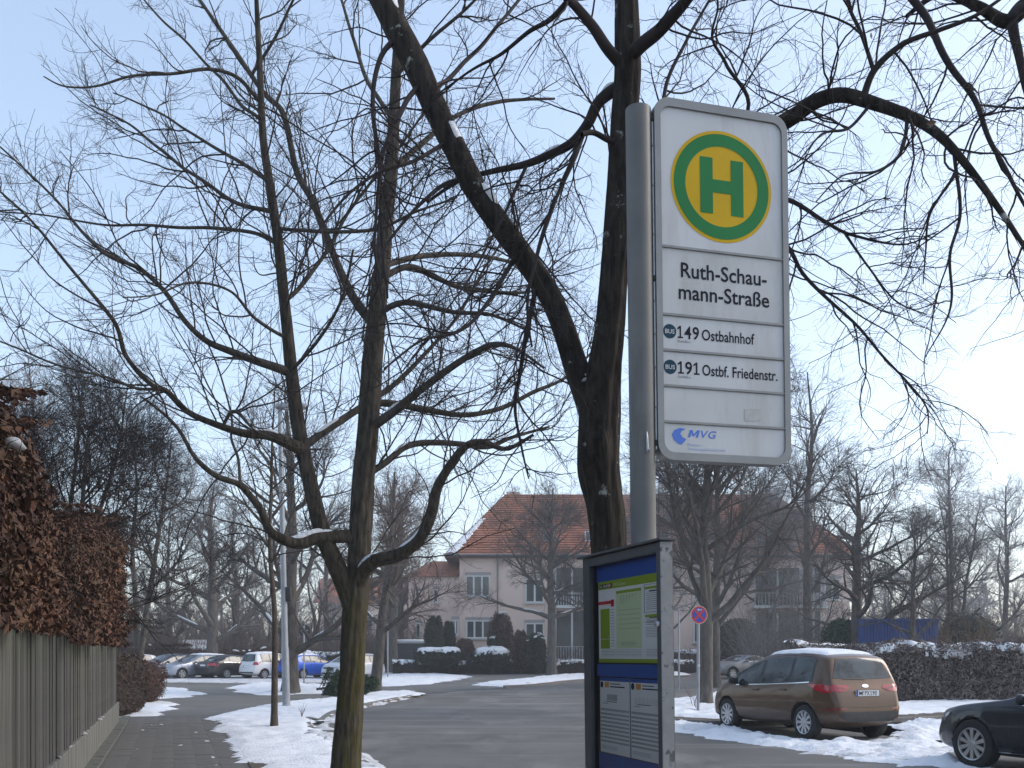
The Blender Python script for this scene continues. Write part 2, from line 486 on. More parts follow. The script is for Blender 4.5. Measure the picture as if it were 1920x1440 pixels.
# ------------------------------------------------------------------ far side: corner island, parking bay
CZ = 0.11
CORNER = [gp(u, v, CZ) for u, v in ((1150, 1322), (1268, 1311), (1330, 1300), (1400, 1292), (1560, 1285), (1900, 1281), (1990, 1283), (1990, 1330), (1790, 1338), (1690, 1344), (1600, 1344), (1360, 1352), (1268, 1347), (1170, 1344))]
o = MB().prism([(p.x, p.y) for p in CORNER], -0.05, CZ - .02).obj('corner_verge', M_soil); o['kind'] = 'structure'
kc = empty('corner_kerb'); kc['kind'] = 'structure'
kerb_line([Vector((*gp(u, v, CZ)[:2], 0)) for u, v in ((1170, 1344), (1268, 1347.5), (1345, 1352), (1500, 1351), (1690, 1345), (1990, 1332))], kc, h=CZ)
snow('snow on the corner verge around the no stopping sign', CORNER[:10] and [gp(u, v, CZ) for u, v in ((1150, 1322), (1268, 1311), (1330, 1300), (1400, 1292), (1560, 1285), (1700, 1300), (1640, 1340), (1420, 1346), (1340, 1345), (1268, 1342), (1170, 1340))],
     res=.11, hmax=.1, amp=.22, z0=CZ - .015, seed=3.9, ew=.4, rough=.7)
snow('trampled snow on the pavement before the clipped hedge', [gp(u, v, CZ) for u, v in ((1560, 1330), (1690, 1314), (1800, 1312), (1990, 1312), (1990, 1328), (1800, 1331), (1700, 1337), (1600, 1342))],
     res=.1, hmax=.06, amp=.3, z0=CZ - .015, seed=12.3, ew=.35, rough=.7, thin=.6)
snow('ploughed ridge of snow beside the brown car', P((1150, 1352), (1268, 1352), (1340, 1358), (1400, 1372), (1480, 1388), (1560, 1392), (1640, 1392), (1680, 1380), (1690, 1352), (1740, 1350), (1790, 1356), (1772, 1385), (1765, 1410), (1800, 1428), (1900, 1450), (1700, 1437), (1560, 1416), (1400, 1396), (1320, 1380), (1268, 1372), (1150, 1364)),
     res=.07, hmax=.1, amp=.28, z0=0.0, seed=15.3, ew=.4, rough=.9, nf=1.5)
snow('low snow crust between the two parked cars', P((1480, 1412), (1560, 1404), (1690, 1396), (1760, 1392), (1790, 1420), (1840, 1445), (1780, 1438), (1680, 1428), (1580, 1418)),
     res=.06, hmax=.05, amp=.3, z0=0.0, seed=17.3, ew=.3, rough=.9, thin=.5, m=M_oldsnow)

# ================================================================== board fence on its concrete wall
FT = -1.12
fence = empty('board_fence', st(0, FT), RZ)
tag(fence, 'weathered grey vertical board fence on the low concrete wall', 'fence')
M_plank = mat('grey_plank', (0.05, 0.046, 0.042), (0.098, 0.092, 0.084), scale=3.5, rough=.9, bump=.5, bscale=22, stretch=(9, 9, .7), lo=.3, hi=.7, detail=8)
add_mix(M_plank, (0.035, 0.034, 0.03), 2.2, .5, .7, stretch=(3, 3, .35))
add_mix(M_plank, (0.06, 0.066, 0.04), .9, .5, .75, stretch=(1, 1, .4), seed=4)
add_objrand(M_plank, .62, 1.45)
planks = []
for v in range(5):
    mbp = MB().bbox((0, 0, 0.675), (0.1005, 0.022, 1.35), 0.004)
    ob = mbp.obj('plank', M_plank, fence)
    me = ob.data
    for vt in me.vertices: vt.co.x += .003 * math.sin(vt.co.z * 4 + v * 2); vt.co.z += (.004 * v if vt.co.z > 1 else 0)
    planks.append(ob)
k = 0
s = -2.4
while s < 21.45:
    ob = planks[k] if k < 5 else link(bpy.data.objects.new('plank', planks[random.randrange(5)].data), fence)
    ob.location = (s, random.gauss(0, .004), .49 + random.gauss(0, .004))
    ob.rotation_euler = (0, random.gauss(0, .002), random.gauss(0, .018))
    s += .1028; k += 1
for z in (.75, 1.6):
    MB().box((9.5, .04, z), (23.9, .035, .09)).obj('rail', M_plank, fence)
cwall = MB().bbox((9.6, .03, .22), (24.3, .16, .6), .012).obj('concrete_wall', mat('concrete', (0.115, 0.115, 0.1), (0.2, 0.195, 0.172), scale=2.2, rough=.9, bump=.25, bscale=40, stretch=(2.2, 1, .35), lo=.3, hi=.7))
add_mix(cwall.data.materials[0], (0.06, 0.064, 0.05), 1.6, .45, .7, stretch=(3, 1, .5))
cwall.location = st(0, FT); cwall.rotation_euler = (0, 0, RZ)
tag(cwall, 'low stained concrete wall carrying the board fence', 'wall')
def on_wall(s, dy, z): p = st(s, FT - dy); return (p.x, p.y, z)
# ================================================================== leaves, hedges
def leaf_mesh(Pn, Nn, size, spread=0.7, aspect=0.55, fold=0.35, name='leaves'):
    """folded two-triangle leaves at points Pn, facing roughly Nn"""
    n = len(Pn)
    N_ = Nn + RNG.normal(0, spread, (n, 3)); N_ /= np.linalg.norm(N_, axis=1, keepdims=True) + 1e-9
    A = np.cross(N_, RNG.normal(0, 1, (n, 3))); A /= np.linalg.norm(A, axis=1, keepdims=True) + 1e-9
    B = np.cross(N_, A)
    sz = (size * (.45 + RNG.gamma(2.2, .28, n)))[:, None]
    fo = (fold * RNG.uniform(-.4, 1.2, n))[:, None]
    b0 = Pn - A * sz * .5; b1 = Pn + A * sz * .5
    l = Pn + B * sz * aspect * .5 + N_ * sz * fo * .4 - A * sz * .06
    r_ = Pn - B * sz * aspect * .5 + N_ * sz * fo * .4 - A * sz * .06
    V = np.stack([b0, r_, b1, l], 1).reshape(-1, 3)
    i = np.arange(n) * 4
    Fc = np.concatenate([np.stack([i, i + 1, i + 2], 1), np.stack([i, i + 2, i + 3], 1)])
    return np_mesh(name, V, Fc)
def sphere_pts(n):
    v = RNG.normal(0, 1, (n, 3)); return v / np.linalg.norm(v, axis=1, keepdims=True)
def blob(name, c, r3, n, size, m, parent=None, core=None, power=2.0, lump=.12, **k):
    """leafy body: superellipsoid shell of leaves; optional dark core inside"""
    d = sphere_pts(n)
    q = (np.abs(d[:, 0]) ** power + np.abs(d[:, 1]) ** power + np.abs(d[:, 2]) ** power) ** (-1 / power)
    lum = 1 + lump * 2 * fbm(d[:, 0] * 2.5 + c[0], d[:, 1] * 2.5 + d[:, 2] * 2.1, 3.0)
    rad = (q * lum * RNG.uniform(.86, 1.03, n) ** 1)[:, None]
    Pn = d * rad * np.array(r3)
    Nn = d / np.array(r3); Nn /= np.linalg.norm(Nn, axis=1, keepdims=True)
    me = leaf_mesh(Pn + np.array(c), Nn, size, name=name, **k)
    o = mobj(name, me, m, parent)
    if core is not None:
        bm = bmesh.new(); bmesh.ops.create_icosphere(bm, subdivisions=3, radius=1)
        for v in bm.verts:
            dd = v.co.normalized()
            qq = (abs(dd.x) ** power + abs(dd.y) ** power + abs(dd.z) ** power) ** (-1 / power) * .86
            v.co = Vector((dd.x * r3[0] * qq + c[0], dd.y * r3[1] * qq + c[1], dd.z * r3[2] * qq + c[2]))
        me2 = bpy.data.meshes.new('inner_twigs'); bm.to_mesh(me2); bm.free()
        mobj('inner_twigs', me2, core, parent, True)
    return o
def snow_clumps(pts, r0, parent, name='snow_clump', sub=2, limit=60, flat=.55):
    """soft lumps of snow, each a mesh of its own"""
    bases = []
    for v in range(4):
        bm = bmesh.new(); bmesh.ops.create_icosphere(bm, subdivisions=sub, radius=1)
        for vt in bm.verts:
            p = vt.co.copy(); k = 1 + .3 * mnoise.noise(p * 1.6 + Vector((v * 7, 0, 0)))
            vt.co = Vector((p.x * k, p.y * k, (p.z if p.z > 0 else p.z * .35) * k * flat))
        me = bpy.data.meshes.new(name); bm.to_mesh(me); bm.free(); me.materials.append(M_snow)
        me.polygons.foreach_set('use_smooth', np.ones(len(me.polygons), bool)); bases.append(me)
    for i, p in enumerate(pts[:limit]):
        ob = link(bpy.data.objects.new(name, bases[i % 4]), parent)
        ob.location = p
        q = r0 * random.uniform(.55, 1.4)
        ob.scale = (q * random.uniform(.8, 1.4), q * random.uniform(.8, 1.3), q * random.uniform(.7, 1.1))
        ob.rotation_euler = (random.gauss(0, .3), random.gauss(0, .3), random.uniform(0, 6.28))
def snow_dome(parent, c, r3, power, cut=.25, seed=0, thick=.06, name='snow_cap'):
    """lumpy snow lid following the top of a rounded shrub"""
    bm = bmesh.new(); bmesh.ops.create_icosphere(bm, subdivisions=5, radius=1)
    kill = []
    for v in bm.verts:
        d = v.co.normalized(); q = (abs(d.x) ** power + abs(d.y) ** power + abs(d.z) ** power) ** (-1 / power)
        nz = mnoise.fractal(d * 2.6 + Vector((seed, 0, 0)), 1.0, 2.0, 4); edge = d.z * q - cut + .3 * nz
        if edge < -.04: kill.append(v)
        t = max(0, min(1, edge / .2)); q *= 1.0 + .06 * mnoise.noise(d * 5 + Vector((seed, 3, 0)))
        v.co = Vector((c[0] + d.x * r3[0] * q, c[1] + d.y * r3[1] * q, c[2] + d.z * r3[2] * q)) + Vector((d.x * .4, d.y * .4, 1)) * thick * (math.sqrt(t * (2 - t)) * (1 + .7 * nz) - .35)
    bmesh.ops.delete(bm, geom=kill, context='VERTS')
    me = bpy.data.meshes.new(name); bm.to_mesh(me); bm.free()
    return mobj(name, me, M_snow, parent, True)
def snow_crust(parent, L, h, th, seed, name='snow_crust', res=.055, thick=.07, down=.45, bias=.0):
    """broken crust of snow over the rounded top of a long hedge"""
    arc = down + th * .5 + .6
    x = np.arange(0, L, res); q = np.arange(0, arc, res); X, Q = np.meshgrid(x, q, indexing='ij')
    a = np.clip(Q / down, 0, 1); r_ = .3
    Y = np.where(Q < down, -th / 2 + .02 + (a ** 3) * .2, -th / 2 + .22 + (Q - down)); Z = np.where(Q < down, h - down * (1 - a) - .02 * a, h - .01)
    Z = Z + .25 * fbm(X * .8, X * 0 + h * .9, 3 + seed) * .8
    Y = Y - .25 * fbm(X * .8, Z * .9 - th / 2, 3 + seed)
    m_ = fbm(X * 1.6, Q * 2.6, seed + 2, 3) * .9 + fbm(X * 6, Q * 7, seed + 4, 3) * .75 + (a - .72) * 1.1 + bias
    t = np.clip(m_ / .22, 0, 1); hh = thick * np.sqrt(t * (2 - t)) * (1 + .9 * fbm(X * 4, Q * 4, seed + 8)) - .02
    Z = Z + hh * (.45 + .55 * a); Y = Y - hh * (1 - .6 * a)
    nx, ny = X.shape; idx = np.arange(nx * ny).reshape(nx, ny)
    k = (m_[:-1, :-1] > 0) | (m_[1:, :-1] > 0) | (m_[:-1, 1:] > 0) | (m_[1:, 1:] > 0)
    f = np.stack([idx[:-1, :-1][k], idx[1:, :-1][k], idx[1:, 1:][k], idx[:-1, 1:][k]], 1)
    used, inv = np.unique(f, return_inverse=True)
    o = mobj(name, np_mesh(name, np.stack([X.ravel()[used], Y.ravel()[used], Z.ravel()[used]], 1), inv.reshape(f.shape)), M_snow, parent, True)
    o['kind'] = 'stuff'
    return o
M_beech = mat('dry_beech_leaf', (0.05, 0.02, 0.01), (0.12, 0.05, 0.024), scale=1.6, rough=.75, island=.65, lo=.3, hi=.7)
add_mix(M_beech, (0.15, 0.085, 0.045), 1.1, .5, .72)
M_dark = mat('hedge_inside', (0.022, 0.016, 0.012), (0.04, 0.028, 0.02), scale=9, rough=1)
def wall_of_leaves(s0, s1, top, tface, thick, zbot, n, size, seed, lump=.2, round_end=.5):
    """points and normals of a clipped hedge face; local frame x=s, y=left"""
    s = RNG.uniform(s0, s1, n); w = RNG.uniform(0, 1, n)
    zt = np.interp(s, *zip(*top))
    face_h = zt - zbot
    tot = face_h + thick
    a = w * tot
    onface = a < face_h
    z = np.where(onface, zbot + a, zt); y = np.where(onface, 0, a - face_h)
    # round the shoulder and the far end
    nz = fbm(s * 1.3, z * 1.3, seed) * lump * 2 + fbm(s * 4, z * 4, seed + 3) * lump * .6
    sh = np.clip((z - (zt - .5)) / .5, 0, 1) * onface
    y = y + sh ** 2.2 * .28
    endk = np.clip((s - (s1 - round_end)) / round_end, 0, 1)
    y = y + endk ** 2 * .45
    Y = y - nz + RNG.uniform(-.02, .16, n)
    Z = z + np.where(onface, 0, nz)
    N_ = np.stack([endk * .7, np.where(onface, -1.0, -.3), np.where(onface, sh * .9 + .1, 1.0)], 1)
    return np.stack([s, Y, Z], 1), N_
def tubes_late(Ps, Rs, sides=3):
    N_, k, _ = Ps.shape; V = np.empty((N_, k, sides, 3))
    for j in range(sides):
        a = 2 * np.pi * j / sides; V[:, :, j] = Ps + Rs[:, :, None] * np.array([math.cos(a), math.sin(a) * .6, math.sin(a) * .8])
    b = np.arange(N_)[:, None, None] * k * sides + np.arange(k - 1)[None, :, None] * sides; j = np.arange(sides)[None, None]; j2 = (j + 1) % sides
    return V.reshape(-1, 3), np.stack([b + j, b + j2, b + sides + j2, b + sides + j], -1).reshape(-1, 4)
def hedge_part(parent, s0, s1, top, yface, thick, zbot, n, size, seed, m=M_beech, lump=.2, core=M_dark, name='leaves', **k):
    Pn, Nn = wall_of_leaves(s0, s1, top, 0, thick, zbot, n, size, seed, lump, k.pop('round_end', .5))
    Pn[:, 1] += yface
    o = mobj(name, leaf_mesh(Pn, Nn, size, name=name, **k), m, parent)
    o['kind'] = 'stuff'
    zt = [z for _, z in top]
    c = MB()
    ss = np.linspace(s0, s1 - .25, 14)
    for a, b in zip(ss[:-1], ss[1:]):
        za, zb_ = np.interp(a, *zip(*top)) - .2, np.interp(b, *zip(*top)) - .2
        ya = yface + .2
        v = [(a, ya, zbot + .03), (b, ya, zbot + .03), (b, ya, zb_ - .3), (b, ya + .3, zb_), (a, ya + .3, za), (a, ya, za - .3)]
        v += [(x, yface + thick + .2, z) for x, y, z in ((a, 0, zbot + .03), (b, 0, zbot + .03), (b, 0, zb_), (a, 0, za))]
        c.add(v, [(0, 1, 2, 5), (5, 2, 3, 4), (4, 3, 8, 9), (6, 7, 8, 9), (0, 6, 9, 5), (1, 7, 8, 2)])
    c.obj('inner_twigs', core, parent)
    return Pn, Nn
# tall near hedge, rust brown
hd = empty('beech_hedge', st(0, FT), RZ)
tag(hd, 'tall beech hedge with curled rust brown leaves over the fence', 'hedge', 'beech hedges behind the fence')
hP, hN = hedge_part(hd, 3.0, 11.2, ((3, 2.7), (6.3, 2.9), (7.2, 3.3), (8.4, 3.45), (9.6, 3.25), (11.2, 2.75)), -.1, .9, 1.78, 62000, .05, 1.0, lump=.18, spread=.6)
n_ = 5000; eP = np.stack([3.0 + RNG.uniform(-.12, .06, n_), RNG.uniform(-.1, 1.05, n_), RNG.uniform(1.78, 3.3, n_)], 1)
o = mobj('leaves', leaf_mesh(eP, np.tile([-1.0, 0, .2], (n_, 1)), .05, spread=.6), M_beech, hd); o['kind'] = 'stuff'
hd2 = empty('beech_hedge', st(0, FT), RZ)
tag(hd2, 'clipped beech hedge with paler brown leaves at the end of the fence', 'hedge', 'beech hedges behind the fence')
hedge_part(hd2, 10.6, 22.6, ((10.5, 2.95), (13, 3.2), (16, 3.7), (19, 4.15), (21.5, 4.4), (22.1, 4.2), (22.6, 3.6)), -.16, 1.0, 1.72, 62000, .054, 6.0, lump=.26, spread=.6, round_end=1.2)
# nearest leaves that can be told apart
sel = [i for i in RNG.permutation(len(hP)) if 5.9 < hP[i][0] < 9.5 and hP[i][2] < 3.95][:240]
lv = []
for v in range(4):
    m_ = MB(); a = .25 + .12 * v
    pts = [(-.5, 0, 0), (-.22, -.24, .1 * a), (-.22, 0, -.04), (-.22, .24, .1 * a), (.12, -.26, .22 * a), (.12, 0, .02 + .05 * a), (.12, .26, .26 * a), (.5, .02, .35 * a)]
    m_.add(pts, [(0, 1, 2), (0, 2, 3), (1, 4, 5, 2), (2, 5, 6, 3), (4, 7, 5), (5, 7, 6)])
    me = bpy.data.meshes.new('leaf'); me.from_pydata(m_.v, [], m_.f); me.materials.append(M_beech); lv.append(me)
for j, i in enumerate(sel):
    ob = link(bpy.data.objects.new('leaf', lv[j % 4]), hd)
    ob.location = (hP[i][0], hP[i][1] - .06, hP[i][2])
    nn = Vector(hN[i]) + Vector((random.gauss(0, .5), random.gauss(0, .4), random.gauss(0, .5)))
    ob.rotation_euler = nn.to_track_quat('Z', 'X').to_euler()
    q = random.uniform(.05, .085); ob.scale = (q, q, q)
sp = [p for p in hP if p[2] > 3.0 and 5.5 < p[0] < 10.5]
snow_clumps([(sp[i][0], sp[i][1] - .03, sp[i][2] + .01) for i in RNG.permutation(len(sp))[:7]], .055, hd, flat=.8)

# bare shoots poking out of the hedges
for h_, s0_, s1_, zt_ in ((hd, 5, 10.5, 3.2), (hd2, 11, 22, 3.6)):
    n_ = 130; o_ = np.stack([RNG.uniform(s0_, s1_, n_), RNG.uniform(-.25, -.05, n_), RNG.uniform(1.9, zt_ + .5, n_)], 1)
    d_ = np.stack([RNG.normal(0, .5, n_), RNG.uniform(-1, -.2, n_), RNG.normal(.5, .5, n_)], 1); d_ /= np.linalg.norm(d_, axis=1, keepdims=True)
    P_ = [o_]
    for i in range(4): d_ = d_ + RNG.normal(0, .2, d_.shape); P_.append(P_[-1] + d_ * .06)
    V_, Q_ = tubes_late(np.stack(P_, 1), np.linspace(.004, .0015, 5)[None] * np.ones((n_, 1)))
    sh_ = mobj('shoots', np_mesh('shoots', V_, Q_), M_dark, h_); sh_['kind'] = 'stuff'
# low brown hedges past the end of the wall
M_barb = mat('thin_brown_hedge', (0.045, 0.03, 0.024), (0.1, 0.062, 0.045), scale=4, rough=.9, island=.5)
def low_hedge(label, c, r3, n, m, size=.05, snowy=0, power=3.5, name='low_hedge', grp=None):
    h = empty(name, (c[0], c[1], 0)); tag(h, label, 'hedge', grp)
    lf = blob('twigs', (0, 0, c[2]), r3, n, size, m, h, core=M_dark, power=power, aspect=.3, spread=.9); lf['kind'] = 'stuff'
    pts = []
    for i in range(snowy):
        a, b = random.uniform(-1, 1), random.uniform(-1, 1)
        pts.append((a * r3[0] * .85, b * r3[1] * .85, c[2] + r3[2] * (1 - .18 * (abs(a) ** 3 + abs(b) ** 3)) * .98))
    if pts: snow_clumps(pts, .13, h, limit=120)
    return h
low_hedge('narrow round-topped bare hedge right at the wall end', ((236 - 960) / F * 23.2, 23.2, .78), (.24, 1.1, .82), 7000, M_barb, .07)
low_hedge('low dark red brown hedge behind the wall end', ((263 - 960) / F * 28, 28, .66), (.36, 1.6, .68), 8000, mat('red_twig', (0.06, 0.026, 0.02), (0.12, 0.055, 0.04), scale=4, rough=.9, island=.5), .07)
# ================================================================== bare trees
def resample(pts, rad, k):
    pts = np.array(pts, float); rad = np.array(rad, float)
    # Catmull-Rom through the points
    n = len(pts); t = np.linspace(0, n - 1, k); i = np.clip(t.astype(int), 0, n - 2); f = (t - i)[:, None]
    p0 = pts[np.clip(i - 1, 0, n - 1)]; p1 = pts[i]; p2 = pts[i + 1]; p3 = pts[np.clip(i + 2, 0, n - 1)]
    q = .5 * (2 * p1 + (p2 - p0) * f + (2 * p0 - 5 * p1 + 4 * p2 - p3) * f ** 2 + (3 * p1 - p0 - 3 * p2 + p3) * f ** 3)
    return q, np.interp(t, np.arange(n), rad)
def tubes(Ps, Rs, sides):
    """Ps (N,k,3), Rs (N,k) -> verts, quads"""
    N_, k, _ = Ps.shape
    T = np.empty_like(Ps); T[:, 1:-1] = Ps[:, 2:] - Ps[:, :-2]; T[:, 0] = Ps[:, 1] - Ps[:, 0]; T[:, -1] = Ps[:, -1] - Ps[:, -2]
    T /= np.linalg.norm(T, axis=2, keepdims=True) + 1e-9
    ref = np.where(np.abs(T[:, :1, 2:3]) < .75, np.array([[[0., 0., 1.]]]), np.array([[[1., 0., 0.]]]))
    A = np.cross(T, np.broadcast_to(ref, T.shape)); A /= np.linalg.norm(A, axis=2, keepdims=True) + 1e-9
    B = np.cross(T, A)
    q = 2 * np.pi * np.arange(sides) / sides
    V = Ps[:, :, None] + Rs[:, :, None, None] * (A[:, :, None] * np.cos(q)[:, None] + B[:, :, None] * np.sin(q)[:, None])
    base = np.arange(N_)[:, None, None] * (k * sides) + np.arange(k - 1)[None, :, None] * sides
    j = np.arange(sides)[None, None]
    j2 = (j + 1) % sides
    Fq = np.stack([base + j, base + j2, base + sides + j2, base + sides + j], -1).reshape(-1, 4)
    return V.reshape(-1, 3), Fq
class Tubes:
    def __init__(s): s.V = []; s.Q = []; s.n = 0
    def add(s, P_, R_, sides):
        V, Q = tubes(P_, R_, sides); s.V.append(V); s.Q.append(Q + s.n); s.n += len(V)
    def mesh(s, name, org=(0, 0, 0)): return np_mesh(name, np.concatenate(s.V) - np.array(org), np.concatenate(s.Q))
def grow(Ps, Rs, per, L0, L1, ang, k, jit, trop, r0, r1, tmin=.15, taper_len=.55, rfrac=.6, rng=RNG):
    """children along each parent; per = children per parent (mean) or array"""
    N_, K, _ = Ps.shape
    cnt = rng.poisson(per, N_) if np.isscalar(per) else rng.poisson(per)
    pi = np.repeat(np.arange(N_), cnt); n = len(pi)
    t = tmin + (1 - tmin) * rng.uniform(0, 1, n) ** .85
    x = t * (K - 1); i = np.clip(x.astype(int), 0, K - 2); f = (x - i)[:, None]
    o = Ps[pi, i] * (1 - f) + Ps[pi, i + 1] * f
    T = Ps[pi, i + 1] - Ps[pi, i]; T /= np.linalg.norm(T, axis=1, keepdims=True) + 1e-9
    pr = Rs[pi, i] * (1 - f[:, 0]) + Rs[pi, i + 1] * f[:, 0]
    side = np.cross(T, rng.normal(0, 1, (n, 3))); side /= np.linalg.norm(side, axis=1, keepdims=True) + 1e-9
    a = np.radians(rng.normal(ang, 13, n))[:, None]
    d = T * np.cos(a) + side * np.sin(a)
    L = rng.uniform(L0, L1, n) * (1 - taper_len * t)
    C = np.empty((n, k, 3)); C[:, 0] = o
    seg = (L / (k - 1))[:, None]
    tr = np.array(trop)
    for s_ in range(1, k):
        d = d + rng.normal(0, jit, (n, 3)) + tr * (1.0 / k)
        d /= np.linalg.norm(d, axis=1, keepdims=True) + 1e-9
        C[:, s_] = C[:, s_ - 1] + d * seg
    rs = np.minimum(pr * rfrac, r0) if np.isscalar(r0) else pr * rfrac
    rs = np.maximum(rs, r1)
    Rr = rs[:, None] * (1 - np.linspace(0, 1, k) ** 1.2)[None] + r1 * .8 * np.linspace(0, 1, k)[None] ** 1.2
    return C, Rr
def bark_trunk(pts, rad, k, sides, org, rough=.06, knots=()):
    P_, R_ = resample(pts, rad, k)
    V, Q = tubes(P_[None], R_[None], sides)
    V = V.reshape(k, sides, 3)
    th = np.arange(sides) / sides * 2 * np.pi
    for i in range(k):
        c = P_[i]; d = V[i] - c
        h = np.linalg.norm(P_[i] - P_[0])
        am = 1 + rough * 2 * fbm(np.cos(th) * 4.5 + 20 * R_[i] + 7, np.sin(th) * 4.5 + h * 1.4, 4.2) + rough * .8 * fbm(np.cos(th) * 11 + 3, np.sin(th) * 11 + h * 3, 8.2, 3)
        for (kh, kt, ka, kw) in knots:
            am = am + ka * math.exp(-((h - kh) / kw) ** 2) * np.exp(-((np.angle(np.exp(1j * (th - kt)))) / .7) ** 2)
        V[i] = c + d * am[:, None]
    return np_mesh('trunk', V.reshape(-1, 3) - np.array(org), Q), P_, R_
def limb_snow(P_, R_, a, b, org, parent, up=.95, w=.56):
    """snow lying along the upper side of a limb between fractions a and b"""
    k = len(P_); i0, i1 = int(a * (k - 1)), max(int(b * (k - 1)), int(a * (k - 1)) + 3)
    pp = P_[i0:i1 + 1].copy(); rr = R_[i0:i1 + 1] * w
    e = np.sin(np.linspace(.12, math.pi - .12, len(pp))) ** .4
    wob = 1 + .35 * vnoise(np.arange(len(pp)) * .9, np.full(len(pp), a * 9), 5.0)
    pp[:, 2] += R_[i0:i1 + 1] * up * e; pp[:, 1] -= R_[i0:i1 + 1] * .3 * e; rr = rr * e * wob
    V, Q = tubes(pp[None], rr[None], 8)
    mobj('snow_cap', np_mesh('snow_cap', V - np.array(org), Q), M_snow, parent, True)

def bark(name, c1, c2, moss=None, lichen=None, stretch=(1, 1, .22), scale=26):
    m = mat(name, c1, c2, scale=scale, rough=.95, bump=1.0, bscale=scale * .9, stretch=stretch, lo=.35, hi=.65, spec=.2, detail=8)
    if moss: add_mix(m, moss[0], moss[1], moss[2], moss[3], stretch=(1, 1, .35), zrange=moss[4])
    if lichen: add_mix(m, lichen[0], lichen[1], lichen[2], lichen[3], seed=3)
    return m
M_barkA = bark('bark_mossy', (0.025, 0.021, 0.017), (0.085, 0.073, 0.058), moss=((0.062, 0.052, 0.012), 5, .38, .6, (3.0, 1.0)))
M_barkB = bark('bark_dark', (0.011, 0.009, 0.008), (0.045, 0.037, 0.03), moss=((0.06, 0.062, 0.02), 4, .5, .7, (2.6, 1.4)), lichen=((0.3, 0.31, 0.28), 9, .62, .7))
M_twig = mat('twig', (0.035, 0.027, 0.026), (0.06, 0.048, 0.044), scale=3, rough=.85, spec=.3)
M_twigB = mat('twig_dark', (0.022, 0.017, 0.017), (0.04, 0.03, 0.03), scale=3, rough=.85, spec=.3)
M_limb = bark('bark_limb', (0.045, 0.04, 0.034), (0.1, 0.088, 0.074), scale=22)

def traced_tree(name, label, base, D, trunk, limbs, barkm, limbm, twigm, seed, snows=(), dens=(5.5, 9, 6.5), Ls=((.5, 1.7), (.2, .75), (.06, .26)),
                rad=(.014, .006, .0028, .0014), trop=0.15, sides=24, knots=(), extra_level=True, drop=0.0):
    """trunk and limbs follow given lines; twigs grow from them"""
    rng = np.random.default_rng(seed)
    root = empty(name, base); tag(root, label, 'tree')
    org = np.array(base)
    me, P0, R0 = bark_trunk([p[:3] for p in trunk], [p[3] for p in trunk], 150, sides * 2, org, .085, knots)
    mobj('trunk', me, barkm, root, True)
    LP = []; eye = np.array([0, 0, EYE])
    known = [P0]
    for i, lb in enumerate(limbs):
        # set each limb's depth so that it really springs from the wood it leaves
        K = np.concatenate(known); s0 = np.array(lb[0][:3]); px = (K[:, [0, 2]] - eye[[0, 2]]) / K[:, 1:2] * F; q0 = (s0[[0, 2]] - eye[[0, 2]]) / s0[1] * F
        dd = np.hypot(*(px - q0).T); j = int(dd.argmin())
        if dd[j] < 45:
            dl = K[j][1] - s0[1]; nl_ = []
            for p in lb:
                k_ = (p[1] + dl) / p[1]; w_ = eye + (np.array(p[:3]) - eye) * k_; nl_.append((*w_, p[3] * k_))
            nl_[0] = (*K[j], nl_[0][3]); lb = nl_
        pts = [p[:3] for p in lb]; rr = [p[3] * (.93 if lb[0][3] > .07 else .8) for p in lb]
        if rr[0] > .03:
            me, P_, R_ = bark_trunk(pts, rr, 48, 18, org, .09); me.name = 'limb'
            mobj('limb', me, barkm if rr[0] > .055 else limbm, root, True)
        else:
            P_, R_ = resample(pts, rr, 48)
            al = np.r_[0, np.cumsum(np.linalg.norm(np.diff(P_, axis=0), axis=1))]; P_ = P_ + np.stack([vnoise(al * 22 / D, np.full(48, i * 3.3 + j), j) for j in range(3)], 1) * min(.004 * D, .03 * al[-1]) * np.minimum(1, al * 4)[:, None]
            V, Q = tubes(P_[None], R_[None], 7); mobj('limb', np_mesh('limb', V - org, Q), limbm, root, True)
        LP.append((P_, R_)); known.append(P_)
    for (li, a, b) in snows:
        P_, R_ = LP[li] if li >= 0 else (P0, R0)
        limb_snow(P_, R_, a, b, org, root)
    Ps = np.stack([p for p, _ in LP]); Rs = np.stack([r_ for _, r_ in LP])
    ln = np.linalg.norm(np.diff(Ps, axis=1), axis=2).sum(1)
    tr = np.array([0, 0, trop])
    T = Tubes()
    C1, R1 = grow(Ps, Rs, ln * dens[0], Ls[0][0], Ls[0][1], 44, 13, .13, tr * 1.6, rad[0], rad[1], .08, rng=rng)
    T.add(C1, R1, 5)
    C2, R2 = grow(C1, R1, dens[1], Ls[1][0], Ls[1][1], 48, 8, .18, tr, rad[1], rad[2], .1, rng=rng)
    T.add(C2, R2, 4)
    C3, R3 = grow(C2, R2, dens[2], Ls[2][0], Ls[2][1], 50, 5, .26, tr, rad[2], rad[3], .12, taper_len=.3, rng=rng)
    T.add(C3, R3, 3)
    o = mobj('twigs', T.mesh('twigs', org), twigm, root); o['kind'] = 'stuff'
    return root, LP
def tr(D, *pts, z=0.0):
    """pixel line -> points at depth D (+ drift z per point), width in pixels -> radius"""
    out = []; n = len(pts)
    for i, p in enumerate(pts):
        d = D + z * i / max(1, n - 1)
        w = wp(p[0], p[1], d); out.append((w.x, w.y, w.z, p[2] / 2 / F * d))
    return out
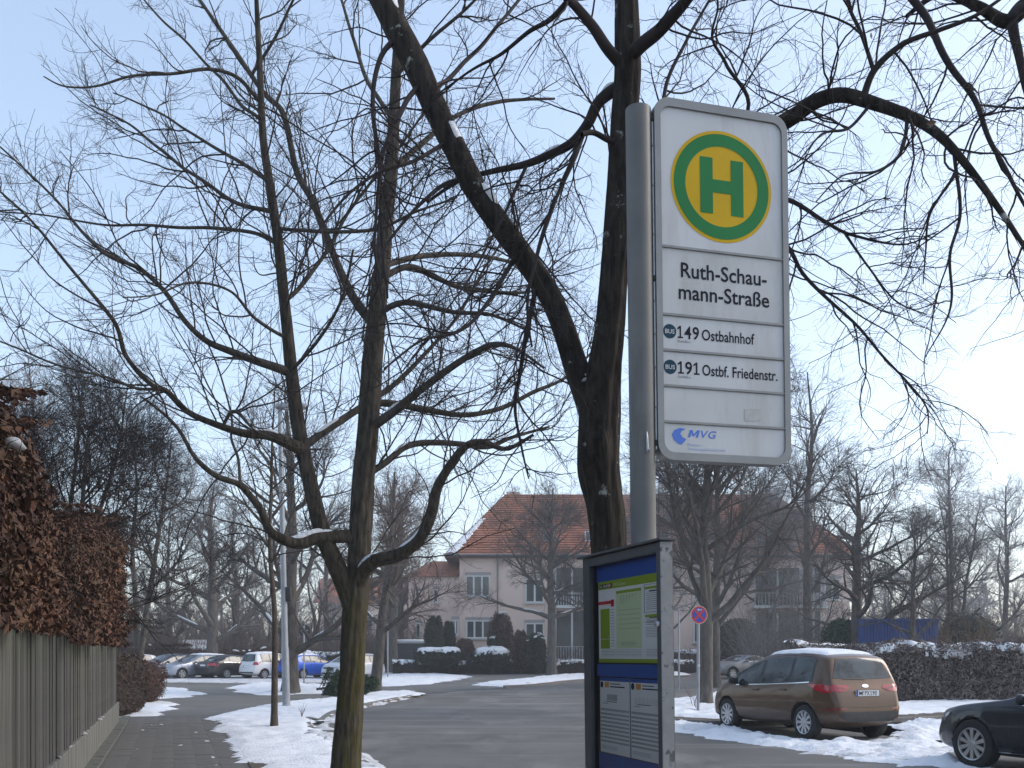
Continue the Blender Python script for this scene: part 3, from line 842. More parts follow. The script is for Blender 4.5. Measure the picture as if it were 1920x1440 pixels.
# ------------------------------------------------------------------ the mossy verge tree
DA = 9.6
bA = wp(650, 1222 + F * EYE / DA, DA); bA.z = .08
trunkA = tr(DA, (648, 1520, 70), (649, 1480, 60), (649, 1440, 54), (655, 1340, 50), (661, 1240, 46), (664, 1170, 46), (668, 1120, 46), (673, 1060, 44), (675, 1000, 42), (681, 900, 42), (690, 800, 40), (697, 700, 38),
            (706, 600, 34), (716, 500, 29), (725, 400, 26), (735, 300, 23), (740, 200, 20), (745, 100, 17), (752, 0, 14), (760, -110, 9))
LA = [
    tr(DA, (664, 1165, 40), (655, 1120, 40), (628, 1055, 37), (605, 1000, 34), (582, 910, 31), (562, 810, 29), (548, 710, 26), (536, 590, 23), (522, 460, 20), (507, 355, 18), (493, 255, 15), (487, 130, 12), (481, 0, 9), (476, -90, 5), z=-.5),
    tr(DA, (672, 1004, 26), (640, 1006, 26), (595, 1008, 25), (560, 1018, 24), (528, 1010, 22), (505, 993, 18), (488, 955, 15), (462, 922, 13), (445, 906, 13), (405, 892, 11), (366, 858, 9), (335, 805, 7), (300, 770, 6), (262, 742, 4), z=-1.2),
    tr(DA, (666, 1120, 30), (676, 1082, 30), (702, 1052, 29), (748, 1040, 27), (786, 1012, 25), (808, 965, 23), (820, 915, 20), (842, 875, 17), (872, 838, 15), (905, 828, 12), (950, 842, 9), (1000, 815, 6), z=-1.0),
    tr(DA, (572, 850, 26), (554, 837, 24), (505, 816, 20), (460, 813, 16), (411, 798, 14), (353, 773, 12), (313, 734, 11), (292, 727, 10), (261, 700, 9), (234, 663, 9), (221, 617, 8), (200, 584, 8), (130, 500, 6), (60, 415, 5), (-10, 350, 4), z=-1.4),
    tr(DA, (300, 729, 8), (255, 727, 7), (200, 706, 6), (110, 682, 5), (0, 640, 4), (-60, 625, 3), z=-.8),
    tr(DA, (548, 712, 22), (520, 690, 20), (475, 675, 18), (430, 658, 16), (385, 638, 14), (345, 600, 12), (310, 548, 11), (268, 508, 10), (235, 492, 9), (195, 474, 8), (150, 430, 7), (110, 380, 6), (60, 330, 5), (0, 275, 4), z=-1.0),
    tr(DA, (512, 398, 12), (460, 385, 10), (405, 360, 9), (350, 318, 8), (300, 275, 7), (240, 232, 5), (165, 195, 3), z=.6),
    tr(DA, (500, 330, 11), (460, 310, 9), (415, 287, 8), (350, 246, 6), (290, 205, 5), (215, 175, 3), z=1.0),
    tr(DA, (488, 178, 10), (450, 148, 9), (395, 130, 8), (330, 140, 7), (250, 143, 6), (180, 160, 5), (120, 162, 4), (82, 145, 3), z=-.7),
    tr(DA, (702, 610, 24), (665, 562, 20), (635, 500, 18), (608, 432, 17), (585, 375, 16), (556, 320, 15), (532, 215, 13), (495, 175, 12), (440, 95, 10), (390, 22, 8), (340, -50, 5), z=.9),
    tr(DA, (700, 802, 22), (740, 770, 20), (790, 730, 18), (850, 686, 16), (895, 658, 14), (932, 645, 12), (970, 655, 8), (1020, 690, 5), z=-1.2),
    tr(DA, (708, 752, 17), (745, 758, 16), (800, 768, 14), (870, 778, 12), (940, 765, 11), (1000, 735, 9), (1060, 708, 7), (1110, 660, 5), z=1.0),
    tr(DA, (690, 895, 16), (722, 868, 15), (760, 838, 14), (800, 830, 14), (860, 832, 13), (915, 838, 11), (960, 820, 8), (1030, 800, 5), z=.7),
    tr(DA, (568, 838, 18), (600, 815, 18), (640, 788, 17), (685, 758, 16), (740, 720, 12), (800, 660, 9), (860, 590, 7), (910, 500, 5), (960, 430, 3), z=1.6),
    tr(DA, (705, 585, 15), (760, 567, 13), (850, 585, 10), (920, 590, 8), (990, 620, 5), z=-.8),
    tr(DA, (712, 520, 15), (770, 500, 13), (850, 535, 11), (900, 545, 9), (985, 548, 6), (1040, 530, 4), z=1.0),
    tr(DA, (716, 495, 14), (790, 480, 12), (880, 478, 10), (960, 492, 7), (1030, 520, 4), z=1.8),
    tr(DA, (535, 575, 11), (580, 520, 10), (630, 440, 8), (690, 350, 7), (760, 260, 6), (830, 160, 4), z=.8),
    tr(DA, (524, 470, 11), (480, 440, 9), (400, 430, 8), (300, 425, 7), (190, 420, 5), (80, 402, 4), (0, 395, 3), z=.9),
    tr(DA, (520, 440, 8), (600, 435, 9), (700, 430, 8), (780, 400, 6), (860, 370, 4), z=-1.0),
    tr(DA, (733, 320, 14), (790, 270, 12), (860, 215, 10), (940, 190, 8), (1040, 185, 5), z=1.2),
    tr(DA, (738, 230, 12), (690, 150, 10), (660, 60, 8), (630, -30, 5), z=1.0),
    tr(DA, (742, 140, 11), (800, 80, 9), (870, 20, 7), (930, -40, 4), z=-.6),
    tr(DA, (450, 905, 8), (446, 860, 7), (432, 818, 6), (432, 775, 5), (410, 700, 4), (380, 620, 3), z=.4),
    tr(DA, (411, 798, 7), (432, 775, 9), (448, 775, 9), (470, 800, 6), z=-.3),
    tr(DA, (545, 690, 9), (595, 640, 8), (640, 560, 7), (660, 470, 5), z=-1.2),
    tr(DA, (490, 240, 9), (440, 180, 8), (370, 100, 6), (300, 30, 5), (250, -30, 3), z=1.1),
    tr(DA, (487, 140, 8), (520, 60, 7), (560, -20, 5), z=-.5),
    tr(DA, (540, 640, 9), (480, 600, 8), (430, 545, 6), (360, 530, 5), (290, 555, 4), (230, 560, 3), z=-1.5),
]
rootA, LPA = traced_tree('verge_tree', 'nearer bare tree with mossy yellow green trunk and forked limbs on the verge', bA, DA, trunkA, LA, M_barkA, M_limb, M_twig, 5,
                         snows=((1, .1, .28), (1, .34, .46), (1, .6, .68), (2, .02, .22), (2, .25, .52), (3, .12, .2), (10, .1, .2), (12, .2, .32), (13, .1, .26)), dens=(4.3, 8, 5), Ls=((.6, 2.2), (.22, .85), (.06, .26)), rad=(.0095, .0038, .0019, .0011), trop=.32)

# ------------------------------------------------------------------ the dark forked tree behind the stop sign
DB = 5.6
bB = wp(1142, 1222 + F * EYE / DB, DB); bB.z = .08
trunkB = tr(DB, (1150, 1730, 120), (1148, 1600, 92), (1146, 1400, 80), (1143, 1200, 77), (1142, 1060, 74), (1140, 1000, 74), (1134, 940, 76), (1124, 880, 84), (1122, 820, 84), (1124, 770, 84), (1130, 710, 74), (1142, 620, 60), (1148, 540, 56),
            (1156, 440, 54), (1163, 340, 52), (1170, 240, 53), (1176, 150, 52), (1176, 60, 48), (1174, -30, 44), (1178, -140, 34))
trunkB = [(*p[:3], p[3] * .92) for p in trunkB]
LB = [
    tr(DB, (1122, 810, 62), (1100, 740, 54), (1078, 680, 48), (1056, 610, 46), (1028, 548, 46), (985, 485, 44), (940, 425, 46), (896, 362, 47), (856, 285, 48), (818, 205, 50), (782, 125, 52), (742, 50, 52), (702, -30, 50), (660, -110, 44), z=.6),
    tr(DB, (1172, 158, 30), (1145, 172, 27), (1120, 195, 25), (1102, 232, 24), (1072, 268, 22), (1030, 290, 19), (985, 308, 16), (920, 322, 12), (860, 340, 9), (800, 380, 6), z=.5),
    tr(DB, (1165, 272, 12), (1140, 262, 14), (1112, 248, 13), (1090, 252, 12), z=-.2),
    tr(DB, (1098, 245, 15), (1076, 300, 14), (1046, 360, 12), (1018, 430, 11), (1000, 500, 9), (990, 570, 7), (1000, 650, 5), z=-.4),
    tr(DB, (1170, 130, 28), (1140, 92, 25), (1112, 50, 23), (1080, 12, 21), (1058, -10, 18), (1030, -60, 14), z=-.4),
    tr(DB, (1066, 0, 14), (1030, 38, 12), (990, 62, 10), (940, 98, 8), (890, 128, 6), (820, 180, 4), z=.4),
    tr(DB, (1180, 110, 34), (1205, 82, 32), (1235, 58, 30), (1268, 22, 28), (1298, -15, 26), (1340, -80, 20), z=-.7),
    tr(DB, (1165, 345, 42), (1240, 318, 40), (1330, 290, 38), (1420, 255, 37), (1482, 222, 36), (1530, 190, 34), (1580, 178, 32), (1640, 194, 28), (1700, 216, 25), (1755, 248, 21), (1805, 300, 17), (1865, 380, 14), (1920, 462, 10), (1980, 560, 6), z=-1.3),
    tr(DB - .7, (1625, 186, 18), (1640, 130, 16), (1690, 84, 13), (1760, 60, 11), (1830, 30, 9), (1900, -20, 6), z=-.2),
    tr(DB - .7, (1628, 125, 10), (1615, 60, 9), (1590, 10, 8), (1580, -40, 6), z=.1),
    tr(DB - .9, (1790, 290, 9), (1800, 400, 8), (1782, 478, 7), (1786, 560, 6), (1772, 610, 4), (1735, 670, 2.5), z=-.1),
    tr(DB - .9, (1792, 330, 8), (1745, 400, 6), (1735, 470, 4), (1730, 530, 2.5), z=.1),
    tr(DB - .5, (1690, -30, 20), (1740, 45, 17), (1785, 125, 15), (1830, 190, 13), (1862, 280, 11), (1920, 380, 8), (1960, 450, 5), z=-.4),
    tr(DB - .5, (2010, -40, 46), (1960, 0, 44), (1920, 15, 40), (1885, 40, 30), (1830, 10, 22), (1760, -10, 14), (1700, 30, 9), z=.2),
    tr(DB - .45, (1935, -20, 26), (1900, 30, 24), (1912, 110, 18), (1930, 190, 12), (1960, 260, 8)),
    tr(DB - .2, (1166, 420, 20), (1290, 380, 16), (1400, 360, 14), (1480, 375, 11), (1545, 415, 9), (1600, 440, 7), (1690, 455, 4), (1760, 430, 2.5), z=-.6),
    tr(DB - .2, (1160, 500, 22), (1290, 440, 18), (1400, 430, 14), (1470, 455, 11), (1500, 510, 9), (1545, 560, 8), (1605, 608, 7), (1660, 670, 6), (1700, 715, 5), (1738, 765, 4), (1740, 812, 2), z=-.6),
    tr(DB - .5, (1590, 425, 7), (1630, 500, 5), (1680, 560, 4), (1740, 590, 2.5), z=-.2),
    tr(DB - .2, (1166, 420, 16), (1260, 330, 14), (1400, 215, 10), (1362, 120, 8), (1335, 70, 6), (1345, 10, 5), (1330, -50, 4), z=-.4),
    tr(DB, (885, 330, 12), (830, 350, 10), (770, 400, 8), (720, 470, 6), (690, 560, 5), (680, 640, 3), z=-.8),
    tr(DB, (800, 160, 14), (760, 200, 12), (720, 290, 10), (705, 400, 8), (708, 520, 6), (735, 640, 4), (760, 730, 3), z=-1.0),
    tr(DB, (760, 70, 14), (712, 110, 12), (700, 200, 11), (712, 300, 10), (716, 420, 8), (725, 560, 5), z=-.5),
    tr(DB, (850, 250, 10), (780, 300, 9), (700, 330, 7), (620, 400, 6), (560, 500, 4), z=-.9),
    tr(DB, (1010, 520, 13), (990, 600, 12), (975, 690, 10), (965, 760, 8), (975, 830, 6), (990, 900, 3), z=-.5),
    tr(DB, (970, 465, 12), (920, 560, 10), (860, 620, 8), (790, 640, 6), (720, 690, 4), z=-.9),
    tr(DB, (985, 305, 9), (960, 370, 8), (925, 440, 6), (880, 520, 5), (830, 590, 3), z=-.6),
    tr(DB, (800, 175, 12), (870, 120, 10), (950, 30, 8), (1000, -40, 6), z=.8),
    tr(DB, (1190, 420, 12), (1230, 250, 10), (1260, 130, 9), (1310, 40, 7), (1350, -30, 5), z=.5),
    tr(DB - .6, (1700, 215, 10), (1690, 290, 8), (1640, 320, 6), (1580, 330, 4), (1530, 380, 3), z=-.3),
    tr(DB - .7, (1640, 200, 9), (1590, 240, 7), (1540, 250, 5), (1500, 300, 3), z=-.2),
]
rootB, LPB = traced_tree('forked_lime_tree', 'dark forked tree with lichen patches standing behind the bus stop sign', bB, DB, trunkB, LB, M_barkB, M_twigB, M_twigB, 9,
                         snows=((0, .06, .1), (0, .48, .56), (0, .6, .68), (0, .84, .92), (1, .08, .2), (1, .5, .6), (3, .3, .4)),
                         dens=(6.2, 6.5, 4.5), Ls=((.4, 1.35), (.15, .55), (.04, .17)), rad=(.0062, .0024, .0012, .0007), trop=-.05, sides=28,
                         knots=((2.9, 3.0, .35, .12), (2.75, .3, .22, .1), (4.2, 3.2, .22, .08)))
# pillow of snow in the fork
p = wp(1104, 716, DB); snow_clumps([p - bB], .035, rootB, flat=1.0)
# a few withered leaves still hanging
M_wither = mat('withered_leaf', (0.09, 0.045, 0.025), (0.16, 0.09, 0.05), scale=20, rough=.8)
for u, v, D in ((1618, 75, DB - .9), (1632, 68, DB - .85), (1745, 232, DB - 1)):
    ob = link(bpy.data.objects.new('withered_leaf', lv[random.randrange(4)].copy()), rootB if D < 7 else rootA)
    ob.data.materials.clear(); ob.data.materials.append(M_wither)
    ob.location = wp(u, v, D) - (bB if D < 7 else bA)
    q = .012 * D * random.uniform(.8, 1.2); ob.scale = (q, q, q); ob.rotation_euler = (1.4, random.uniform(-.6, .6), random.uniform(0, 3))

# ------------------------------------------------------------------ other bare trees grown from rules
def bare_tree(name, label, base, h, r0, fork, seed, nl=7, spread=.55, up=.55, cone=False, barkm=None, twigm=None, dens=(9, 7, 5), rmin=.006, lean=(0, 0), group=None, crown_w=1.0, snowy=0, multi=1, lvl3=True, l1=(.25, .5)):
    rng = np.random.default_rng(seed)
    root = empty(name, base); tag(root, label, 'tree', group)
    barkm = barkm or M_barkF; twigm = twigm or M_twigF
    T = Tubes(); trunks = []
    for m_ in range(multi):
        k = 24; z = np.linspace(0, h * (.96 if multi == 1 else rng.uniform(.75, 1)), k); q = z / h
        off = rng.normal(0, .12, 2) * (m_ > 0)
        lx = lean[0] + (rng.uniform(-.22, .22) if multi > 1 else 0); ly = lean[1] + (rng.uniform(-.22, .22) if multi > 1 else 0)
        w = np.stack([off[0] + lx * z + .04 * h * vnoise(q * 4, q * 0 + seed + m_, 1) * q, off[1] + ly * z + .04 * h * vnoise(q * 4, q * 0 + seed + m_, 2) * q, z], 1)
        rr = r0 * (1 - q) ** .8 * (.75 if multi > 1 else 1) + rmin; rr[0] *= 1.25
        trunks.append((w, rr))
    Tk = Tubes(); Tk.add(np.stack([t[0] for t in trunks]), np.stack([t[1] for t in trunks]), 10)
    mobj('trunk', Tk.mesh('trunk'), barkm, root, True)
    # limbs
    Lp = []; Lr = []
    for i in range(nl):
        w, rr = trunks[i % multi]
        f = fork + (0.9 - fork) * (i / nl) ** 1.1 + rng.uniform(0, .03); j = int(f * 23)
        o = w[j]; a = i * 2.4 + rng.uniform(-.5, .5)
        L = h * spread * (1 - f) ** (.9 if cone else .55) * rng.uniform(.8, 1.2) * (1.0 if not cone else 1.15)
        d = np.array([math.cos(a) * crown_w, math.sin(a) * crown_w, up * rng.uniform(.5, 1.2)]); d /= np.linalg.norm(d)
        pts = [o]
        for s_ in range(13):
            d = d + rng.normal(0, .1, 3) + np.array([0, 0, .07 * up]); d /= np.linalg.norm(d); pts.append(pts[-1] + d * L / 13)
        r1 = min(rr[j] * .62, r0 * .5)
        Lp.append(pts); Lr.append(np.linspace(r1, rmin, 14))
    Lp = np.array(Lp); Lr = np.array(Lr)
    Tl = Tubes(); Tl.add(Lp, Lr, 7)
    mobj('limbs', Tl.mesh('limbs'), barkm, root, True)
    Ps = np.concatenate([Lp, np.stack([t[0][10:24] for t in trunks])]); Rs = np.concatenate([Lr, np.stack([t[1][10:24] for t in trunks])])
    trp = np.array([0, 0, .25])
    C1, R1 = grow(Ps, Rs, dens[0], h * l1[0] * .5, h * l1[1] * .55, 45, 8, .12, trp, r0 * .3, rmin, .12, rng=rng); T.add(C1, R1, 5)
    C2, R2 = grow(C1, R1, dens[1], h * .05, h * .15, 45, 5, .15, trp, rmin * 1.6, rmin * .7, .1, rng=rng); T.add(C2, R2, 3)
    if lvl3:
        C3, R3 = grow(C2, R2, dens[2], h * .02, h * .055, 48, 3, .15, trp, rmin * .9, rmin * .5, .1, rng=rng); T.add(C3, R3, 3)
    o = mobj('twigs', T.mesh('twigs'), twigm, root); o['kind'] = 'stuff'
    for i in range(min(snowy, nl)):
        limb_snow(Lp[i], Lr[i] * 1.02, rng.uniform(.02, .12), rng.uniform(.25, .45), (0, 0, 0), root, up=.6, w=.55)
    return root
M_barkF = mat('bark_far', (0.06, 0.053, 0.046), (0.13, 0.115, 0.1), scale=9, rough=.95, bump=.6, stretch=(1, 1, .3))
M_twigF = mat('twig_far', (0.085, 0.075, 0.07), (0.14, 0.125, 0.118), scale=.8, rough=.9, spec=.2)
M_twigR = mat('twig_reddish', (0.1, 0.07, 0.06), (0.155, 0.115, 0.1), scale=.8, rough=.9, spec=.2)
M_twigG = mat('twig_frosty', (0.22, 0.21, 0.21), (0.32, 0.31, 0.31), scale=.5, rough=.9, spec=.2)
M_sapl = bark('bark_sapling', (0.055, 0.042, 0.032), (0.11, 0.09, 0.07), scale=30)
def at(u, v, dz=0): p = gp(u, v); return (p.x, p.y, dz)
def atD(u, D): return ((u - 960) / F * D, D, 0)
b = bare_tree('young_tree', 'slim young tree with straight thin stem on the snowy verge', (gp(514, 1364, .1).x, gp(514, 1364, .1).y, .08), 7.2, .066, .5, 21, nl=9, spread=.36, up=.75, barkm=M_sapl, twigm=M_twig, dens=(5, 5, 3), rmin=.004)
bare_tree('spreading_maple', 'broad bare tree with snow lined limbs behind the silver estate car', atD(398, 62), 13.5, .42, .17, 31, nl=12, spread=.62, up=.62, cone=True, snowy=4, dens=(9, 8, 5), rmin=.011)
bare_tree('spreading_maple', 'bare tree with spreading snow lined limbs right behind the lamp post', at(545, 1301), 12.0, .32, .16, 32, nl=12, spread=.55, up=.7, cone=True, snowy=4, dens=(9, 8, 5), rmin=.009)
bare_tree('street_tree', 'leaning bare tree with reddish twigs beside the discarded fir', at(703, 1296), 9.4, .24, .26, 33, nl=9, spread=.5, up=.7, lean=(.09, .02), twigm=M_twigR, dens=(11, 8, 6), rmin=.008, snowy=2)
bare_tree('street_tree', 'thick trunk tree with reddish crown behind the thin sign post', at(736, 1262), 15.0, .42, .24, 34, nl=10, spread=.42, up=.8, twigm=M_twigR, dens=(11, 8, 5), rmin=.012)
bare_tree('street_tree', 'round crowned bare tree standing in front of the pink house', at(1034, 1266), 13.5, .36, .28, 35, nl=16, spread=.56, up=.55, dens=(13, 10, 6), rmin=.009, snowy=6, twigm=M_twigF)
bare_tree('street_tree', 'bare tree right behind the no stopping sign, nearer of two', at(1322, 1331), 9.6, .21, .26, 36, nl=14, spread=.62, up=1.0, dens=(12, 10, 7), rmin=.006)
bare_tree('street_tree', 'bare tree between the no stopping sign and the silver coupe', at(1341, 1289), 12.5, .25, .24, 37, nl=14, spread=.52, up=1.0, dens=(12, 10, 7), rmin=.008)
bare_tree('garden_tree', 'gnarled bare tree behind the hedge beside the blue container', (*atD(1607, 47)[:2], 0), 11.5, .34, .22, 38, nl=14, spread=.62, up=.6, dens=(13, 10, 6), rmin=.009, snowy=2, crown_w=1.2)
bare_tree('garden_tree', 'tall thin bare tree rising behind the brown car', (*atD(1515, 60)[:2], 0), 21, .33, .3, 39, nl=10, spread=.3, up=1.1, dens=(9, 7, 4), rmin=.01)
bare_tree('garden_tree', 'small bare tree with grey trunk before the blue container', (*atD(1712, 44)[:2], 0), 8.5, .16, .25, 40, nl=9, spread=.5, up=.8, dens=(8, 7, 5), rmin=.007)
bare_tree('garden_tree', 'tall feathery pale tree right of the sign against the sky', (*atD(1782, 92)[:2], 0), 23, .3, .25, 41, nl=12, spread=.3, up=.9, twigm=M_twigG, dens=(10, 8, 5), rmin=.014)
bare_tree('garden_tree', 'frosty bare tree at the far right edge above the hedge', (*atD(1885, 78)[:2], 0), 16.5, .28, .2, 42, nl=12, spread=.45, up=.7, twigm=M_twigG, dens=(11, 8, 5), rmin=.013)
bare_tree('garden_tree', 'dense bare tree right of the gnarled tree above the hedge', (*atD(1790, 55)[:2], 0), 11, .2, .15, 43, nl=12, spread=.55, up=.6, dens=(12, 8, 5), rmin=.009, multi=3)
bare_tree('garden_tree', 'dark many stemmed tree whose crown shows over the beech hedge', (*atD(95, 17.5)[:2], 0), 7.2, .1, .42, 44, nl=22, spread=.5, up=.55, dens=(15, 11, 6), rmin=.0042, multi=3, twigm=M_twigB)
bare_tree('garden_tree', 'bare tree with pale trunk just past the end of the beech hedge', (*atD(252, 30)[:2], 0), 9.5, .15, .45, 45, nl=12, spread=.45, up=.8, dens=(10, 8, 5), rmin=.0055, multi=2)
bare_tree('birch_tree', 'tall pale feathery birch at the left edge against the sky', (*atD(60, 60)[:2], 0), 22, .2, .3, 46, nl=14, spread=.2, up=1.2, twigm=M_twigG, dens=(10, 8, 4), rmin=.011)
bare_tree('garden_tree', 'upright bare tree behind the black car beyond the car park', (*atD(440, 75)[:2], 0), 14, .26, .22, 47, nl=12, spread=.34, up=1.0, dens=(10, 8, 4), rmin=.013)
bare_tree('garden_tree', 'upright bare tree standing left of the lamp post beyond the cars', (*atD(612, 78)[:2], 0), 15, .28, .22, 48, nl=12, spread=.34, up=1.0, dens=(10, 8, 4), rmin=.011, twigm=M_twigG)
bare_tree('garden_tree', 'bare tree with dense twigs left of the pink house gable', (*atD(752, 84)[:2], 0), 17.5, .34, .22, 49, nl=12, spread=.36, up=.8, dens=(11, 8, 4), rmin=.014, twigm=M_twigR)
bare_tree('garden_tree', 'bare tree before the balconies of the pink house', (*atD(1240, 66)[:2], 0), 15, .22, .2, 50, nl=16, spread=.55, up=.8, dens=(14, 10, 7), rmin=.01, twigm=M_twigG)
bare_tree('garden_tree', 'bare tree at the right end of the pink house', (*atD(1440, 76)[:2], 0), 16, .24, .2, 51, nl=15, spread=.5, up=.8, dens=(15, 11, 7), rmin=.013, twigm=M_twigG)
bare_tree('garden_tree', 'bare tree above the dark blue car at the hedge end', (*atD(318, 72)[:2], 0), 13, .26, .2, 52, nl=12, spread=.45, up=.7, dens=(11, 8, 4), rmin=.012)
# ================================================================== far vegetation
def thicket(label, poly_uD, h, n, seed, m, rmin=.012, name='thicket'):
    """bushes too dense to count: many upright forking stems"""
    rng = np.random.default_rng(seed)
    (u0, D0), (u1, D1), dep = poly_uD
    f = rng.uniform(0, 1, n); u = u0 + (u1 - u0) * f; D = D0 + (D1 - D0) * f + rng.uniform(0, dep, n)
    x = (u - 960) / F * D
    hh = h * rng.uniform(.5, 1, n) * (.75 + .8 * (fbm(x * .15, D * .15, seed) + .3))
    d = np.stack([rng.normal(0, .35, n), rng.normal(0, .35, n), np.ones(n)], 1)
    k = 6; Pp = np.empty((n, k, 3)); Pp[:, 0] = np.stack([x, D, np.zeros(n)], 1)
    for i in range(1, k):
        d = d + rng.normal(0, .16, (n, 3)); d /= np.linalg.norm(d, axis=1, keepdims=True)
        Pp[:, i] = Pp[:, i - 1] + d * (hh / (k - 1))[:, None]
    Rr = np.linspace(rmin * 1.8, rmin * .7, k)[None] * np.ones((n, 1))
    T = Tubes(); T.add(Pp, Rr, 3)
    C1, R1 = grow(Pp, Rr, 5, h * .2, h * .5, 38, 4, .15, np.array([0, 0, .2]), rmin, rmin * .6, .1, rng=rng); T.add(C1, R1, 3)
    C2, R2 = grow(C1, R1, 3, h * .08, h * .2, 40, 3, .15, np.array([0, 0, .2]), rmin * .8, rmin * .5, .1, rng=rng); T.add(C2, R2, 3)
    o = mobj(name, T.mesh(name), m); return tag(o, label, 'bushes', kind='stuff')
M_thB = mat('thicket_brown', (0.1, 0.072, 0.06), (0.15, 0.112, 0.095), scale=.3, rough=.95)
M_thG = mat('thicket_grey', (0.13, 0.118, 0.112), (0.19, 0.175, 0.168), scale=.3, rough=.95)
thicket('brown leafless bushes in a band behind the parked cars', ((100, 66), (800, 72), 16), 5.2, 1700, 61, M_thB, .014)
thicket('grey leafless bushes between the hedge and the blue container', ((1400, 54), (2000, 52), 16), 5.2, 1100, 62, M_thG, .011)
thicket('tan leafless shrubs at the far right above the hedge', ((1740, 36), (2000, 34), 5), 2.9, 240, 63, mat('thicket_tan', (0.12, 0.075, 0.04), (0.17, 0.11, 0.06), scale=.4, rough=.9), .007)
thicket('low garden shrubs at the foot of the pink house', ((860, 74), (1560, 66), 4), 2.6, 380, 64, M_thB, .013)
def far_wood(label, u0, u1, D0, dep, h, n, seed, m):
    rng = np.random.default_rng(seed)
    u = rng.uniform(u0, u1, n); D = D0 + rng.uniform(0, dep, n); x = (u - 960) / F * D
    hh = h * rng.uniform(.65, 1.1, n); k = 8
    z = np.linspace(0, 1, k)
    Pp = np.empty((n, k, 3)); Pp[:, :, 0] = x[:, None] + rng.normal(0, .3, (n, k)); Pp[:, :, 1] = D[:, None] + rng.normal(0, .3, (n, k)); Pp[:, :, 2] = hh[:, None] * z
    Rr = (.28 * (1 - z) + .03)[None] * np.ones((n, 1))
    T = Tubes(); T.add(Pp, Rr, 6)
    C1, R1 = grow(Pp, Rr, 22, h * .2, h * .42, 48, 6, .12, np.array([0, 0, .3]), .07, .03, .2, rng=rng); T.add(C1, R1, 3)
    C2, R2 = grow(C1, R1, 7, h * .06, h * .14, 45, 4, .15, np.array([0, 0, .25]), .03, .02, .1, rng=rng); T.add(C2, R2, 3)
    C3, R3 = grow(C2, R2, 2.5, h * .03, h * .06, 45, 3, .15, np.array([0, 0, .2]), .022, .014, .1, rng=rng); T.add(C3, R3, 3)
    o = mobj('far_wood', T.mesh('far_wood'), m); return tag(o, label, 'woodland', kind='stuff')
far_wood('distant leafless woodland beyond the car park', -120, 860, 96, 45, 10.5, 80, 71, M_thG)
far_wood('distant leafless woodland beyond the gardens at right', 1380, 2200, 96, 45, 12, 64, 72, M_twigG)

far_wood('leafless trees added behind the viewer to darken reflections', 200, 1720, -75, 40, 12, 46, 73, M_thG)  # added out of view: darkens reflections in car glass, dims light on the sign
thicket('unseen bushes added behind the viewer to darken reflections', ((-300, -32), (2200, -32), 6), 4.0, 500, 65, M_thG, .02)  # added below those trees to hide the bright horizon from reflections

# evergreen and clipped shrubs in the house garden
M_thuja = mat('thuja', (0.02, 0.026, 0.013), (0.045, 0.055, 0.028), scale=3, rough=.9, island=.5)
M_fir = mat('fir_needles', (0.018, 0.04, 0.02), (0.045, 0.085, 0.04), scale=3, rough=.8, island=.5)
M_core = mat('shrub_inside', (0.012, 0.014, 0.009), rough=1)
M_brownsh = mat('brown_shrub', (0.06, 0.032, 0.024), (0.1, 0.055, 0.04), scale=2, rough=.9, island=.5)
def shrub(name, label, u, vb, w, h, m, power=2.2, n=4000, size=.16, snowy=0, zoff=0.0, lump=.1, stem=True, group=None, D=None):
    p = gp(u, vb) if D is None else Vector(atD(u, D))
    r_ = empty(name, (p.x, p.y, 0)); tag(r_, label, 'shrub', group)
    lf = blob('foliage', (0, 0, zoff + h / 2), (w / 2, w / 2, h / 2), n, size, m, r_, core=M_core, power=power, lump=lump, aspect=.4); lf['kind'] = 'stuff'
    if stem: MB().tube([(0, 0, 0), (0, 0, zoff + h * .3)], .05, 6).obj('stem', M_barkF, r_)
    if snowy:
        pts = []
        for i in range(snowy):
            a = random.uniform(0, 6.28); q = math.sqrt(random.random()) * .85
            pts.append((math.cos(a) * q * w / 2, math.sin(a) * q * w / 2, zoff + h / 2 + h / 2 * (max(0, 1 - q ** power)) ** (1 / power) - .02))
        if snowy > 15: snow_dome(r_, (0, 0, zoff + h / 2), (w / 2, w / 2, h / 2), power, .35 if power < 3.5 else .6, u, .09)
        else: snow_clumps(pts, w * .1, r_, limit=60)
    return r_
shrub('thuja', 'taller dark green columnar thuja at the left house corner', 815, 1262, 1.45, 4.3, M_thuja, 2.6, 5000, .15, D=67)
shrub('thuja', 'slimmer dark columnar thuja right of the taller one', 842, 1262, .95, 3.9, M_thuja, 2.6, 4000, .15, D=67.5)
shrub('garden_bush', 'tall reddish brown bush before the lower house window', 939, 1262, 1.9, 4.6, M_brownsh, 2.4, 6000, .15, snowy=5, D=68.5)
shrub('topiary', 'wide flat clipped evergreen with a white snow lid', 822, 1262, 3.2, 1.35, M_thuja, 4, 5000, .14, zoff=.55, snowy=40, D=65)
shrub('topiary', 'clipped evergreen cushion under a thick snow cap', 922, 1262, 2.5, 1.5, M_thuja, 3, 5000, .14, zoff=.45, snowy=34, D=65)
shrub('topiary', 'small snow capped crown on top of the clipped cushion', 926, 1262, .9, .8, M_thuja, 2.4, 1200, .13, zoff=1.95, snowy=10, D=65.2)
shrub('garden_bush', 'snow flecked evergreen bush left of the round crowned tree', 1006, 1262, 1.4, 3.0, M_thuja, 2.4, 3500, .15, snowy=14, D=65)
shrub('garden_bush', 'narrow brown bush between the evergreens before the house', 976, 1262, 1.1, 3.2, M_brownsh, 2.6, 3000, .15, D=66)
shrub('garden_bush', 'brown twiggy bush beside the wide flat topiary', 872, 1262, 1.4, 2.6, M_brownsh, 2.6, 3000, .15, D=66)
